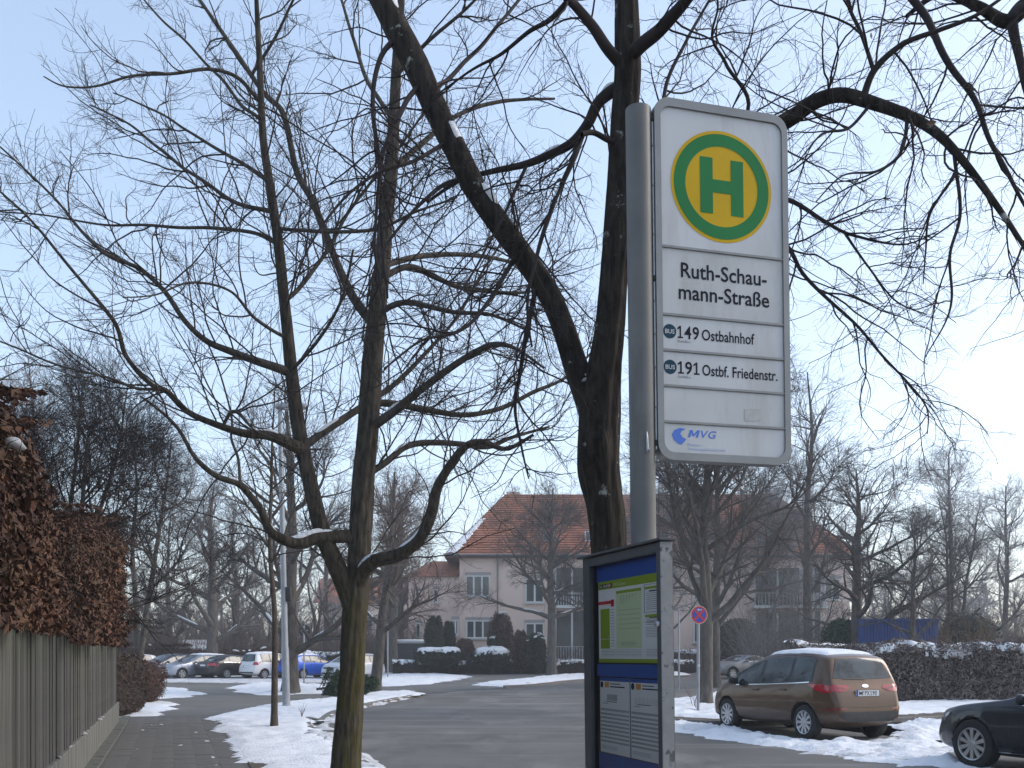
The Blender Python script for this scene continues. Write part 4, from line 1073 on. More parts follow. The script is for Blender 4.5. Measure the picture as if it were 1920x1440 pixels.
shrub('conifer', 'dark green conifer bush behind the brown car', 1577, 1262, 2.1, 3.4, M_fir, 2.0, 5000, .17, D=48)
shrub('conifer', 'dark loose evergreen above the silver coupe', 1385, 1262, 3.6, 4.3, M_thuja, 2.2, 6000, .2, D=72)
shrub('garden_bush', 'grey green bush near the right edge behind the hedge', 1815, 1262, 3.2, 4.0, mat('greygreen', (.05, .052, .04), (.09, .088, .07), scale=2, rough=.9, island=.5), 2.2, 6000, .15, D=52, lump=.3)
# long low garden hedges with snow, in front of the house
def long_hedge(label, a, b, h, th, n, m, snowy, size=.13, top_snow=.16, seed=0, name='garden_hedge', crest=0.0):
    a = Vector(a); b = Vector(b); L = (b - a).length; ang = math.atan2(b.y - a.y, b.x - a.x)
    r_ = empty(name, (a.x, a.y, 0), ang); tag(r_, label, 'hedge')
    s = RNG.uniform(0, L, n); w = RNG.uniform(0, 1, n); per = 2 * h + th
    q = w * per
    y = np.where(q < h, -th / 2, np.where(q < h + th, q - h - th / 2, th / 2)); z = np.where(q < h, q, np.where(q < h + th, h, per - q))
    N_ = np.stack([s * 0, np.where(q < h, -1, np.where(q < h + th, 0, 1)), np.where((q >= h) & (q < h + th), 1.0, .1)], 1)
    bu = fbm(s * .8, z * .9 + y, 3 + seed) * .25 + fbm(s * 3, z * 3 + y * 3, 5 + seed) * .1
    Pn = np.stack([s, y, z], 1) + N_ * (bu + RNG.uniform(-.1, .05, n))[:, None]
    sh = np.clip((z - h * .82) / (h * .18), 0, 1); Pn[:, 1] *= 1 - .25 * sh ** 2
    lf = mobj('twigs', leaf_mesh(Pn, N_, size, spread=.9, aspect=.28, name='twigs'), m, r_); lf['kind'] = 'stuff'
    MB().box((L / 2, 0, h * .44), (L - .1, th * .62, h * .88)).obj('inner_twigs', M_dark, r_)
    pts = []
    for i in range(snowy):
        x = random.uniform(0, L); y0 = random.choice((-1, -1, -1, 1)) * th * .5 * random.random() ** .6
        pts.append((x, y0 * .9, h + .02 - crest * abs(y0) / th + .25 * float(fbm(np.array([x * .8]), np.array([h * .9 + y0]), 3 + seed)[0])))
    if crest:
        for i in range(len(pts) * 5 // 8):
            x = random.uniform(0, L); zz = h + .04 - .42 * random.random() ** 2
            bu_ = float(fbm(np.array([x * .8]), np.array([zz * .9 - th / 2]), 3 + seed)[0]) * .25
            pts[i] = (x, -th / 2 - bu_ + .04 + (.22 if zz > h - .1 else 0) * random.random(), zz)
    if crest: snow_crust(r_, L, h, th, seed)
    elif snowy > 30: snow_crust(r_, L, h, th, seed, res=.1, thick=.1, bias=-.12, down=.35)
    else: snow_clumps(pts, top_snow, r_, limit=290)
    return r_
M_hR = mat('grey_twig_hedge', (0.1, 0.08, 0.072), (0.25, 0.208, 0.19), scale=2.5, rough=.95, island=.55)
long_hedge('long clipped grey brown hedge with snow lumps on top at right', gp(1480, 1318), gp(2080, 1319), 1.86, 1.1, 46000, M_hR, 290, size=.1, top_snow=.085, seed=2, crest=.55)
M_hF = mat('dark_garden_hedge', (0.028, 0.024, 0.02), (0.06, 0.05, 0.042), scale=2, rough=.95, island=.5)
long_hedge('low dark hedge flecked with snow along the house garden', (*atD(735, 64.5)[:2], 0), (*atD(1300, 69)[:2], 0), .95, .9, 9000, M_hF, 60, seed=5, top_snow=.14)
long_hedge('snow dusted low hedge behind the silver coupe', (*atD(1255, 72)[:2], 0), (*atD(1560, 72)[:2], 0), 1.7, 1.0, 7000, M_hF, 90, seed=9, top_snow=.16)
long_hedge('rounded red brown hedge behind the dark blue car', (*atD(215, 62)[:2], 0), (*atD(360, 64)[:2], 0), 2.1, 2.2, 7000, M_brownsh, 3, seed=13)
long_hedge('straight clipped brown hedge behind the middle of the car row', (*atD(345, 66)[:2], 0), (*atD(520, 66)[:2], 0), 1.75, 1.2, 5000, M_brownsh, 6, seed=17)
long_hedge('snow topped hedge behind the blue car', (*atD(575, 60)[:2], 0), (*atD(640, 60)[:2], 0), 1.55, 1.0, 3000, M_hF, 40, seed=19, top_snow=.18)

# discarded fir lying on the verge
p = gp(640, 1306, .1)
fir = empty('discarded_fir', (p.x + .1, p.y + .6, .1)); fir.scale = (.85, .85, .85); tag(fir, 'discarded green fir lying on the snow behind the mossy trunk', 'fir tree')
rngf = np.random.default_rng(3)
n = 34; k = 7
ax = np.array([1.0, .15, .12]); ax /= np.linalg.norm(ax)
t_ = rngf.uniform(0, 1, 120); st_ = np.outer((t_ - .5) * 2.3, ax) + np.array([0, 0, .42])
dd = rngf.normal(0, 1, (120, 3)); dd -= np.outer(dd @ ax, ax); dd /= np.linalg.norm(dd, axis=1, keepdims=True); dd += ax * .6
Ln = .95 * (1.05 - t_) + .12
Pp = np.stack([st_ + dd * (Ln * q)[:, None] - np.array([0, 0, .1]) * q * q for q in np.linspace(0, .75, 6)], 1); Pp[:, :, 2] = np.maximum(Pp[:, :, 2], .02)
T = Tubes(); T.add(Pp, np.linspace(.012, .004, 6)[None] * np.ones((120, 1)), 4)
mobj('branches', T.mesh('branches'), M_barkF, fir)
C1, R1 = grow(Pp, np.full((120, 6), .006), 16, .08, .3, 40, 4, .08, np.array([0, 0, .1]), .004, .003, .1, rng=rngf)
C1[:, :, 2] = np.maximum(C1[:, :, 2], .015)
# needles as slim folded leaves along the sprays
pts = np.concatenate([C1[:, i] for i in range(4)]); pts = np.repeat(pts, 5, 0) + rngf.normal(0, .025, (len(pts) * 5, 3)); pts[:, 2] = np.maximum(pts[:, 2], .02)
o = mobj('needles', leaf_mesh(pts, rngf.normal(0, 1, pts.shape), .07, aspect=.28, name='needles'), M_fir, fir); o['kind'] = 'stuff'
MB().tube([tuple(np.array([0, 0, .42]) - ax * 1.25), tuple(np.array([0, 0, .42]) + ax * 1.2)], [.05, .015], 8).obj('trunk', M_barkF, fir)
# dry weeds poking out of the snow
for (u, v, hgt) in ((566, 1345, .35), (1300, 1330, .75), (1306, 1333, .6)):
    q = gp(u, v, .1)
    w = MB()
    for i in range(9):
        a = random.uniform(0, 6.28); l = hgt * random.uniform(.5, 1)
        w.tube([(0, 0, 0), (math.cos(a) * l * .15, math.sin(a) * l * .15, l * .55), (math.cos(a) * l * .4, math.sin(a) * l * .4, l)], [.004, .003, .002], 4)
    wo = w.obj('dry_weed', M_twigR, None, loc=(q.x, q.y, .1))
    tag(wo, {566: 'small dry weed stalks poking through the verge snow', 1300: 'taller dry stalks beside the no stopping post', 1306: 'short dry stalks at the foot of the corner tree'}[u], 'weed')
# ================================================================== lettering
_caph = None
def text_bm(s, capheight, width=None, shear=0.0, bold=0.0):
    """flat letters as (verts, faces) with the baseline at 0; width squeezes to fit"""
    global _caph
    def raw(t):
        c = bpy.data.curves.new('t', 'FONT'); c.body = t; c.size = 1.0; c.offset = bold; c.resolution_u = 3
        ob = bpy.data.objects.new('t', c); COL.objects.link(ob)
        dg = bpy.context.evaluated_depsgraph_get()
        me = bpy.data.meshes.new_from_object(ob.evaluated_get(dg))
        v = np.array([tuple(q.co) for q in me.vertices]); f = [tuple(p.vertices) for p in me.polygons]
        bpy.data.objects.remove(ob); bpy.data.curves.remove(c); bpy.data.meshes.remove(me)
        return v, f
    if _caph is None: _caph = raw('H')[0][:, 1].max()
    if '1' in s or s == 'MVG':                             # this face draws 1 as a bare stroke: give it flag and foot
        V_, F_, x = [], [], 0.0
        for ch in s:
            if ch == '1':
                h = _caph; t = .105
                v = np.array([(.17, 0), (.17 + t, 0), (.17 + t, h), (.19, h), (.02, h - .13), (.02, h - .13 - .1), (.17, h - .14), (.04, 0), (.41, 0), (.41, .085), (.04, .085), (.17, .085), (.17 + t, .085)]); v = np.c_[v, v[:, 0] * 0]
                f = [(11, 12, 2, 3, 4, 5, 6), (7, 8, 9, 10)]
            elif ch == 'M' and s == 'MVG':
                h = _caph
                v = np.array([(0, 0), (0, h), (.24, h), (.43, .42 * h), (.62, h), (.86, h), (.86, 0), (.67, 0), (.67, .66 * h), (.5, .16 * h), (.36, .16 * h), (.19, .66 * h), (.19, 0)]); v = np.c_[v, v[:, 0] * 0]; f = [tuple(range(13))]
            else: v, f = raw(ch)
            v = v.copy(); v[:, 0] += x - v[:, 0].min(); x = v[:, 0].max() + .09
            F_ += [tuple(i + len(V_) for i in q) for q in f]; V_ += [tuple(q) for q in v]
        v, f = np.array(V_), F_
    else: v, f = raw(s)
    k = capheight / _caph
    x0, x1 = v[:, 0].min(), v[:, 0].max()
    kx = (width / (x1 - x0)) if width else k
    X = (v[:, 0] - x0) * kx + v[:, 1] * k * shear; Y = v[:, 1] * k
    return np.stack([X, Y], 1), f
def letter(s, x, z, cap, width, m, parent, y=-.0015, name='lettering', shear=0.0, bold=0.0):
    v, f = text_bm(s, cap, width, shear, bold)
    mb = MB(); mb.add([(x + a, y, z + b) for a, b in v], f)
    return mb.obj(name, m, parent)
def disc(x, z, r_, m, parent, y, name, n=56, r_in=0.0):
    mb = MB()
    o_ = [(x + r_ * math.cos(i * 2 * math.pi / n), y, z + r_ * math.sin(i * 2 * math.pi / n)) for i in range(n)]
    if r_in:
        i_ = [(x + r_in * math.cos(i * 2 * math.pi / n), y, z + r_in * math.sin(i * 2 * math.pi / n)) for i in range(n)]
        mb.add(o_ + i_, [(i, (i + 1) % n, n + (i + 1) % n, n + i) for i in range(n)])
    else: mb.add(o_, [tuple(range(n))])
    return mb.obj(name, m, parent)
def rects(rs, m, parent, y, name):
    mb = MB()
    for x0, z0, x1, z1 in rs: mb.add([(x0, y, z0), (x1, y, z0), (x1, y, z1), (x0, y, z1)], [(0, 1, 2, 3)])
    return mb.obj(name, m, parent)
def rrect(x0, z0, x1, z1, r_, n=8):
    P_ = []
    for cx, cz, a in ((x1 - r_, z1 - r_, 0), (x0 + r_, z1 - r_, 90), (x0 + r_, z0 + r_, 180), (x1 - r_, z0 + r_, 270)):
        for i in range(n + 1):
            q = R(a + 90 * i / n); P_.append((cx + r_ * math.cos(q), cz + r_ * math.sin(q)))
    return P_

# ================================================================== bus stop
M_galv = mat('painted_grey', (0.105, 0.102, 0.097), (0.14, 0.137, 0.13), scale=3, rough=.5, bump=.05, spec=.5)
M_frame = mat('anodised_frame', (0.2, 0.2, 0.195), (0.24, 0.24, 0.235), scale=5, rough=.42, metal=.35)
M_white = mat('sign_white', (0.5, 0.5, 0.505), (0.55, 0.55, 0.555), scale=2.5, rough=.4, spec=.5)
add_mix(M_white, (0.4, 0.39, 0.37), 34, .68, .74)
add_mix(M_white, (0.41, 0.4, 0.37), 3.2, .5, .8, stretch=(3, 3, .5), seed=3)
M_dirtyw = mat('sign_white_speckled', (0.46, 0.46, 0.455), (0.52, 0.52, 0.515), scale=3, rough=.45)
add_mix(M_dirtyw, (0.3, 0.3, 0.3), 30, .66, .72)
add_mix(M_dirtyw, (0.37, 0.36, 0.33), 2.8, .5, .8, stretch=(3, 3, .5), seed=9)
add_mix(M_galv, (0.075, 0.072, 0.066), 4, .52, .72, stretch=(2, 2, .3), seed=2)
add_mix(M_galv, (0.24, 0.24, 0.235), 26, .7, .74, seed=6)
M_yel = mat('sign_yellow', (0.55, 0.34, 0.008), (0.6, 0.37, 0.01), scale=4, rough=.5, spec=.15)
M_grn = mat('sign_green', (0.018, 0.17, 0.05), (0.02, 0.19, 0.055), scale=4, rough=.5, spec=.15)
M_ink = mat('sign_ink', (0.012, 0.012, 0.02), rough=.6, spec=.15)
M_bus = mat('sign_petrol', (0.015, 0.05, 0.08), rough=.6, spec=.15)
M_mvg = mat('sign_blue', (0.1, 0.2, 0.58), rough=.6, spec=.15)
M_pblue = mat('sign_pale_blue', (0.32, 0.4, 0.62), rough=.5)
stop = empty('bus_stop', (0.62, 4.1, .08)); stop.rotation_euler = (0, -.0125, 0)
tag(stop, 'bus stop pole with tall white sign, yellow green roundel and timetable case', 'bus stop')
OZ = -.08
pole = MB()
prof = []
n = 32; top = 4.07 + OZ
ring = lambda z, sl=0.0: [(.0575 * math.cos(i * 2 * math.pi / n), .0575 * math.sin(i * 2 * math.pi / n), z + sl * math.cos(i * 2 * math.pi / n)) for i in range(n)]
pole.add(ring(-.1) + ring(top - .02) + ring(top), [(i, (i + 1) % n, n + (i + 1) % n, n + i) for i in range(n)] + [(n + i, n + (i + 1) % n, 2 * n + (i + 1) % n, 2 * n + i) for i in range(n)] + [tuple(range(2 * n, 3 * n))])
autosmooth(pole.obj('pole', M_galv, stop), 40)
TH = R(15.5); PW = .677
PLX, PLY = .066, -.02
def plate(o): o.location = (PLX, PLY, OZ); o.rotation_euler = (0, 0, TH); return o
x0, x1, z0, z1 = 0, PW, 2.484, 4.12
po = rrect(x0, z0, x1, z1, .075); pi_ = rrect(x0 + .03, z0 + .035, x1 - .03, z1 - .038, .05)
mb = MB(); n = len(po)
for y_, rv in ((-.010, 0), (.05, 1)):
    pass
vs_ = [(a, -.010, b) for a, b in po] + [(a, -.010, b) for a, b in pi_] + [(a, .05, b) for a, b in po] + [(a, .05, b) for a, b in pi_]
vs_ += [(a + (0.006 if a < PW / 2 else -.006), -.015, b) for a, b in po]
fs_ = []
for i in range(n):
    j = (i + 1) % n
    fs_ += [(i, j, n + j, n + i), (2 * n + i, 2 * n + j, 3 * n + j, 3 * n + i), (i, j, 2 * n + j, 2 * n + i), (n + i, n + j, 3 * n + j, 3 * n + i)]
mb.add(vs_[:4 * n], fs_)
fr = plate(mb.obj('sign_frame', M_frame, stop)); autosmooth(fr, 30)
rails = [3.449, 3.142, 2.981, 2.82, 2.657]
bounds = [4.12 - .036] + rails + [2.484 + .033]
panels = []
for i in range(6):
    zt, zb_ = bounds[i] - (.006 if i else 0), bounds[i + 1] + (.006 if i < 5 else 0)
    if i == 0: pol = [p for p in rrect(.028, zb_ - .1, PW - .028, zt, .05) if p[1] > zb_ + .06] ; pol = [(PW - .028, zb_)] + pol + [(.028, zb_)]
    elif i == 5: pol = [p for p in rrect(.028, zb_, PW - .028, zt + .1, .05) if p[1] < zt - .06]; pol = pol + [(PW - .028, zt), (.028, zt)]
    else: pol = [(.028, zb_), (PW - .028, zb_), (PW - .028, zt), (.028, zt)]
    mb = MB(); nn = len(pol)
    mb.add([(a, 0, b) for a, b in pol] + [(a, .03, b) for a, b in pol], [tuple(range(nn)), tuple(range(nn, 2 * nn))] + [(k_, (k_ + 1) % nn, nn + (k_ + 1) % nn, nn + k_) for k_ in range(nn)])
    panels.append(plate(mb.obj('sign_panel', M_dirtyw if i in (1, 4) else M_white, stop)))
for z in rails:
    plate(MB().bbox((PW / 2, .008, z), (PW - .058, .03, .0125), .002).obj('divider_rail', M_frame, stop))
plate(MB().box((PW / 2, .0475, (z0 + z1) / 2), (PW - .07, .004, z1 - z0 - .08)).obj('back_sheet', M_galv, stop))
# roundel
cx, cz, rr_ = PW * .497, 3.752, .256
disc(cx, cz, rr_, M_yel, panels[0], -.0012, 'roundel_disc', 72)
disc(cx, cz, rr_ * .942, M_grn, panels[0], -.0024, 'roundel_ring', 72, rr_ * .72)
h_ = rr_
rects([(cx - .43 * h_, cz - .5 * h_, cx - .18 * h_, cz + .5 * h_), (cx + .18 * h_, cz - .5 * h_, cx + .43 * h_, cz + .5 * h_), (cx - .18 * h_, cz - .118 * h_, cx + .18 * h_, cz + .118 * h_)], M_grn, panels[0], -.0024, 'letter_h')
letter('Ruth-Schau-', .125, 3.318, .067, .438, M_ink, panels[1], bold=.013)
letter('mann-Straße', .113, 3.219, .067, .462, M_ink, panels[1], bold=.013)
for pn, num, dest, zz, x_end in ((2, '149', 'Ostbahnhof', 3.040, .495), (3, '191', 'Ostbf. Friedenstr.', 2.879, .614)):
    disc(.066, zz + .027, .0325, M_bus, panels[pn], -.0012, 'bus_roundel', 32)
    letter('BUS', .043, zz + .017, .019, .046, M_white, panels[pn], y=-.0024, bold=.015)
    letter(num, .104, zz, .056, .108, M_ink, panels[pn], bold=.014)
    letter(dest, .226, zz, .049, x_end - .226, M_ink, panels[pn], bold=.012)
    letter('StadtBus', .104, zz - .019, .012, .064, mat('sign_grey_ink', (.2, .2, .22), rough=.5), panels[pn])
rects([(0, 0, .085, .055)], mat('old_sticker', (.4, .39, .36), (.48, .47, .45), scale=30, rough=.7), panels[4], 0, 'sticker_rest').location = (.44, -.0016, 2.682)
bpy.data.objects['sticker_rest'].rotation_euler = (0, -.06, 0)
letter('MVG', .15, 2.592, .034, .135, M_mvg, panels[5], shear=.3, bold=.012)
mb = MB()
sw = [(.070, 2.600), (.083, 2.622), (.108, 2.632), (.140, 2.630), (.118, 2.618), (.112, 2.606), (.122, 2.592), (.142, 2.582), (.118, 2.556), (.100, 2.562), (.080, 2.578)]
mb.add([(a, -.0015, b) for a, b in sw], [tuple(range(len(sw)))]); mb.obj('swoosh_emblem', M_mvg, panels[5])
letter('Münchner', .148, 2.553, .0125, .07, M_pblue, panels[5])
letter('Verkehrsgesellschaft mbH', .148, 2.534, .0125, .19, M_pblue, panels[5])
# fixings between pole and sign
M_steel = mat('zinc_strip', (.32, .33, .35), (.42, .43, .45), scale=20, rough=.4, metal=.6)
MB().box((.0605, -.005, 3.28 + OZ), (.006, .03, 1.5)).obj('mounting_strip', M_steel, stop)
M_blk = mat('black_rubber', (.012, .012, .013), rough=.6)
for z in (4.02, 3.3, 2.56): MB().tube([(.05, -.01, z + OZ), (.075, -.012, z + OZ)], .017, 10).obj('bracket', M_blk, stop)
for z in (3.9, 3.72, 3.5, 3.2, 3.05, 2.9, 2.72): MB().tube([(.0605, -.019, z + OZ), (.0605, -.0235, z + OZ)], .005, 8).obj('screw', M_frame, stop)
MB().tube([(.012, -.056, 2.60 + OZ), (.013, -.066, 2.57 + OZ), (.014, -.066, 2.53 + OZ), (.016, -.07, 2.512 + OZ), (.02, -.078, 2.52 + OZ)], [.004, .005, .006, .009, .006], 8).obj('hook', M_steel, stop)

# timetable case
TA = math.atan2(-.937, .349)
def case(o): o.location = (.349 - .62 + .022, 4.4 - 4.1, OZ); o.rotation_euler = (0, 0, TA); return o
CW, CB, CT = .747, .93, 2.072
M_case = mat('case_dark_grey', (0.045, 0.047, 0.05), (0.06, 0.062, 0.065), scale=8, rough=.5)
M_peel = mat('peeling_paint', (0.17, 0.173, 0.175), (0.22, 0.224, 0.226), scale=6, rough=.6, bump=.2)
add_mix(M_peel, (0.06, 0.063, 0.068), 9, .54, .57, stretch=(1, 1, .7), seed=2.0)
add_mix(M_peel, (0.055, 0.058, 0.06), 14, .6, .64, seed=7.0)
cb = MB().box((CW / 2, .055, (CB + CT) / 2), (CW - .02, .012, CT - CB - .02))
cbo = case(cb.obj('case_back', M_case, stop))
fr_m = MB()
fr_m.bbox((.035, .03, (CB + CT) / 2), (.07, .07, CT - CB), .004); case(fr_m.obj('case_stile', M_case, stop))
case(MB().bbox((CW - .018, .022, (CB + CT) / 2), (.034, .052, CT - CB), .004).obj('case_stile', M_case, stop))
case(MB().bbox((CW / 2 + .017, .028, CT - .022), (CW - .106, .06, .042), .003).obj('case_rail', M_case, stop))
case(MB().bbox((CW / 2 + .017, .028, CB + .04), (CW - .106, .06, .08), .003).obj('case_rail', M_case, stop))
case(MB().bbox((CW + .0035, .022, (CB + CT) / 2 - .002), (.005, .056, CT - CB), .002).obj('case_side', M_peel, stop))
case(MB().bbox((CW / 2 - .01, .022, CT + .007), (CW + .06, .08, .01), .002).obj('case_cap', M_case, stop))
case(MB().lathe([(0, -.016), (.011, -.014), (.013, -.006), (.013, 0)], 14, 'y').obj('lock', M_steel, stop)).location.z += 1.735
lk = [o for o in bpy.data.objects if o.name.startswith('lock')][0]
M3 = Matrix.Rotation(TA, 3, 'Z'); lk.location = Vector((.349 - .62 + .022, .3, OZ + 1.735)) + M3 @ Vector((CW - .018, -.005, 0))
M_pb = mat('case_blue', (0.03, 0.11, 0.42), (0.035, 0.125, 0.46), scale=8, rough=.4)
M_pap = mat('poster_paper', (0.84, 0.85, 0.86), (0.88, 0.89, 0.9), scale=7, rough=.6)
M_lime = mat('poster_lime', (0.3, 0.42, 0.03), rough=.6)
M_limel = mat('poster_pale_green', (0.66, 0.76, 0.5), rough=.6)
M_red = mat('poster_red', (0.6, 0.03, 0.04), rough=.6)
M_gry = mat('poster_grey', (0.27, 0.27, 0.29), rough=.6)
M_lgry = mat('poster_light_grey', (0.45, 0.45, 0.47), rough=.6)
M_or = mat('poster_orange', (0.75, 0.36, 0.06), rough=.6)
case(MB().box((.39, .04, 1.995), (.66, .006, .085)).obj('blue_header', M_pb, stop))
case(MB().box((.40, .036, 1.536), (.64, .014, .058)).obj('blue_bar', M_pb, stop))
case(MB().box((.39, .04, 1.105), (.64, .006, .075)).obj('blue_footer', M_pb, stop))
PX0, PX1, PZ0, PZ1 = .095, .71, 1.572, 1.952
up = case(MB().box(((PX0 + PX1) / 2, .034, (PZ0 + PZ1) / 2), (PX1 - PX0, .003, PZ1 - PZ0)).obj('zone_poster', M_pap, stop))
Y1 = .0318
def ux(f): return PX0 + f * (PX1 - PX0)
def uz(f): return PZ0 + f * (PZ1 - PZ0)
def UR(l): return [(ux(a), uz(b), ux(c), uz(d)) for a, b, c, d in l]
rects(UR([(0, .9, 1, 1), (0, .0, 1, .045)]), M_lime, up, Y1, 'green_band')
rects(UR([(.035, .29, .19, .66), (.035, .17, .19, .285), (.3, .825, .69, .86), (.74, .83, 1, .86), (.74, .515, 1, .545)]), M_lime, up, Y1, 'green_field')
rects(UR([(.3, .17, .69, .82)]), M_limel, up, Y1, 'pale_field')
rects(UR([(0, .715, .25, .755), (.215, .68, .265, .765)]), M_red, up, Y1 - .0004, 'red_arrow')
rects(UR([(.02, .915, .055, .965), (.065, .915, .1, .965), (.11, .915, .145, .965), (.2, .915, .235, .965)]), M_ink, up, Y1 - .0004, 'line_badges')
rects(UR([(.155, .915, .19, .965)]), M_red, up, Y1 - .0004, 'line_badge_red')
letter('SUBMR', ux(.022), uz(.924), .012, ux(.23) - ux(.022), M_pap, up, y=Y1 - .0008)
letter('MVV-Zonen', ux(.26), uz(.922), .016, .12, M_limel, up, y=Y1 - .0004)
ln = []
for i in range(5):
    for j in range(8): ln.append((.34 + j * .043, .62 - i * .055, .36 + j * .043, .628 - i * .055))
for i in range(5):
    for j in range(6 - i): ln.append((.37 + j * .045, .79 - i * .02, .39 + j * .045, .797 - i * .02))
for i in range(14): ln.append((.21, .64 - i * .034, .27, .645 - i * .034))
ln += [(.36, .4 - .18, .62, .405 - .18), (.38, .24, .6, .244), (.4, .2, .58, .204)]
rects(UR(ln), M_gry, up, Y1 - .0004, 'print')
rects(UR([(.76, .78 - i * .022, .93, .786 - i * .022) for i in range(9)] + [(.76, .49 - i * .02, .97, .496 - i * .02) for i in range(4)] + [(.75, .4 - i * .018, .98, .404 - i * .018) for i in range(7)]
           + [(.05, .15 - i * .018, .68, .154 - i * .018) for i in range(5)] + [(.75, .15 - i * .018, .98, .154 - i * .018) for i in range(5)]), M_gry, up, Y1, 'print')
rects(UR([(.73, .88, 1, .884), (.73, .57, 1, .574), (.73, .574, .736, .88), (.73, .46, 1, .464), (.8, .8, 1, .815), (.8, .505, 1, .515)]), M_bus, up, Y1 - .0004, 'print_box')
for (a, b, flip) in ((.1, .398, 0), (.408, .71, 1)):
    w_ = b - a
    lp = case(MB().box(((a + b) / 2, .034, 1.325), (w_, .003, .352)).obj('timetable_sheet', M_pap, stop))
    zb2, hh2 = 1.149, .352
    def LR(l): return [(a + p * w_, zb2 + q * hh2, a + r_ * w_, zb2 + s_ * hh2) for p, q, r_, s_ in l]
    rects(LR([(0, .955, 1, 1)]), M_pb, lp, Y1, 'blue_band')
    disc(a + .07 * w_, zb2 + .905 * hh2, .0155, M_bus, lp, Y1, 'bus_roundel', 24)
    rects(LR([(.17, .87, .32, .94)]), M_or, lp, Y1, 'orange_badge')
    rects(LR([(.36, .915, .7, .925), (.36, .875, .85, .89), (.2, .68, .6, .688), (.1, .655, .3, .66)]), M_ink, lp, Y1, 'print')
    if flip: rects(LR([(.15 + i * .04, .69, .158 + i * .04, .76 + .002 * (i * 7 % 11)) for i in range(20)]), M_lgry, lp, Y1, 'route_lines')
    else: rects(LR([(.25, .7, .6, .78)]), M_lgry, lp, Y1, 'route_map')
    rects(LR([(.02, .56, .98, .59)]), M_lgry, lp, Y1, 'table_head')
    rects(LR([(.02, .505 - i * .052, .98, .53 - i * .052) for i in range(8)]), M_lgry, lp, Y1, 'table_rows')
    rects(LR([(.04 + .13 * j, .512 - i * .052, .10 + .13 * j, .522 - i * .052) for i in range(8) for j in range(3)] + [(.04, .09 - i * .018, .6, .094 - i * .018) for i in range(3)]), M_gry, lp, Y1 - .0004, 'print')
def glass_mat(name, tint, fac=.12, rough=.03):
    m = bpy.data.materials.new(name); m.use_nodes = True
    N, L = m.node_tree.nodes, m.node_tree.links; N.clear()
    o = N.new('ShaderNodeOutputMaterial'); t = N.new('ShaderNodeBsdfTransparent'); t.inputs[0].default_value = (*tint, 1)
    g = N.new('ShaderNodeBsdfGlossy'); g.inputs['Roughness'].default_value = rough
    fr = N.new('ShaderNodeFresnel'); fr.inputs[0].default_value = 1.45
    mx = N.new('ShaderNodeMixShader'); L.new(fr.outputs[0], mx.inputs[0]); L.new(t.outputs[0], mx.inputs[1]); L.new(g.outputs[0], mx.inputs[2]); L.new(mx.outputs[0], o.inputs[0])
    return m
case(MB().add([(.071, .0165, 1.01), (.711, .0165, 1.01), (.711, .0165, 2.03), (.071, .0165, 2.03)], [(0, 1, 2, 3)]).obj('glass_pane', glass_mat('case_glass', (1, 1, 1), rough=.1), stop))
# ================================================================== cars
def carpaint(name, c, metal=.45, rough=.38):
    m = mat(name, c, tuple(x * 1.05 for x in c), scale=2, rough=rough, metal=metal, coat=.55, spec=.4)
    add_mix(m, tuple(x * .5 + .07 for x in c), 3.5, .5, .8, zrange=(.75, .25))          # road grime on the lower body
    return m
M_tint = mat('car_glass', (0.014, 0.018, 0.019), (0.045, 0.055, 0.058), scale=2.5, rough=.03, spec=.5, lo=.45, hi=.6)
M_tintl = mat('car_glass_light', (0.012, 0.016, 0.018), (0.06, 0.075, 0.082), scale=1.8, rough=.03, spec=.5, lo=.42, hi=.56)
M_trim = mat('black_trim', (0.012, 0.012, 0.013), rough=.45)
M_plastic = mat('bumper_plastic', (0.022, 0.022, 0.024), (0.035, 0.035, 0.036), scale=12, rough=.65)
M_tyre = mat('tyre_rubber', (0.012, 0.012, 0.012), (0.022, 0.021, 0.02), scale=9, rough=.85)
M_rim = mat('silver_rim', (0.45, 0.45, 0.46), (0.55, 0.55, 0.56), scale=12, rough=.35, metal=.6)
M_chrome = mat('chrome', (0.75, 0.75, 0.76), rough=.12, metal=1.0)
M_rlamp = mat('rear_lamp', (0.42, 0.012, 0.02), (0.3, 0.008, 0.015), scale=8, rough=.12, coat=.8)
M_rlampd = mat('rear_lamp_dark', (0.16, 0.006, 0.01), rough=.15, coat=.8)
M_hlamp = mat('head_lamp', (0.45, 0.47, 0.5), (0.2, 0.21, 0.23), scale=14, rough=.08, coat=1.0, metal=.3)
M_plate = mat('number_plate', (0.72, 0.72, 0.71), rough=.4)
M_eu = mat('plate_blue', (0.01, 0.04, 0.3), rough=.4)
XS = np.concatenate
def lerp_tab(tab):
    t = sorted(tab); xs = [a for a, _ in t]; ys = [b for _, b in t]
    return lambda x: float(np.interp(x, xs, ys))
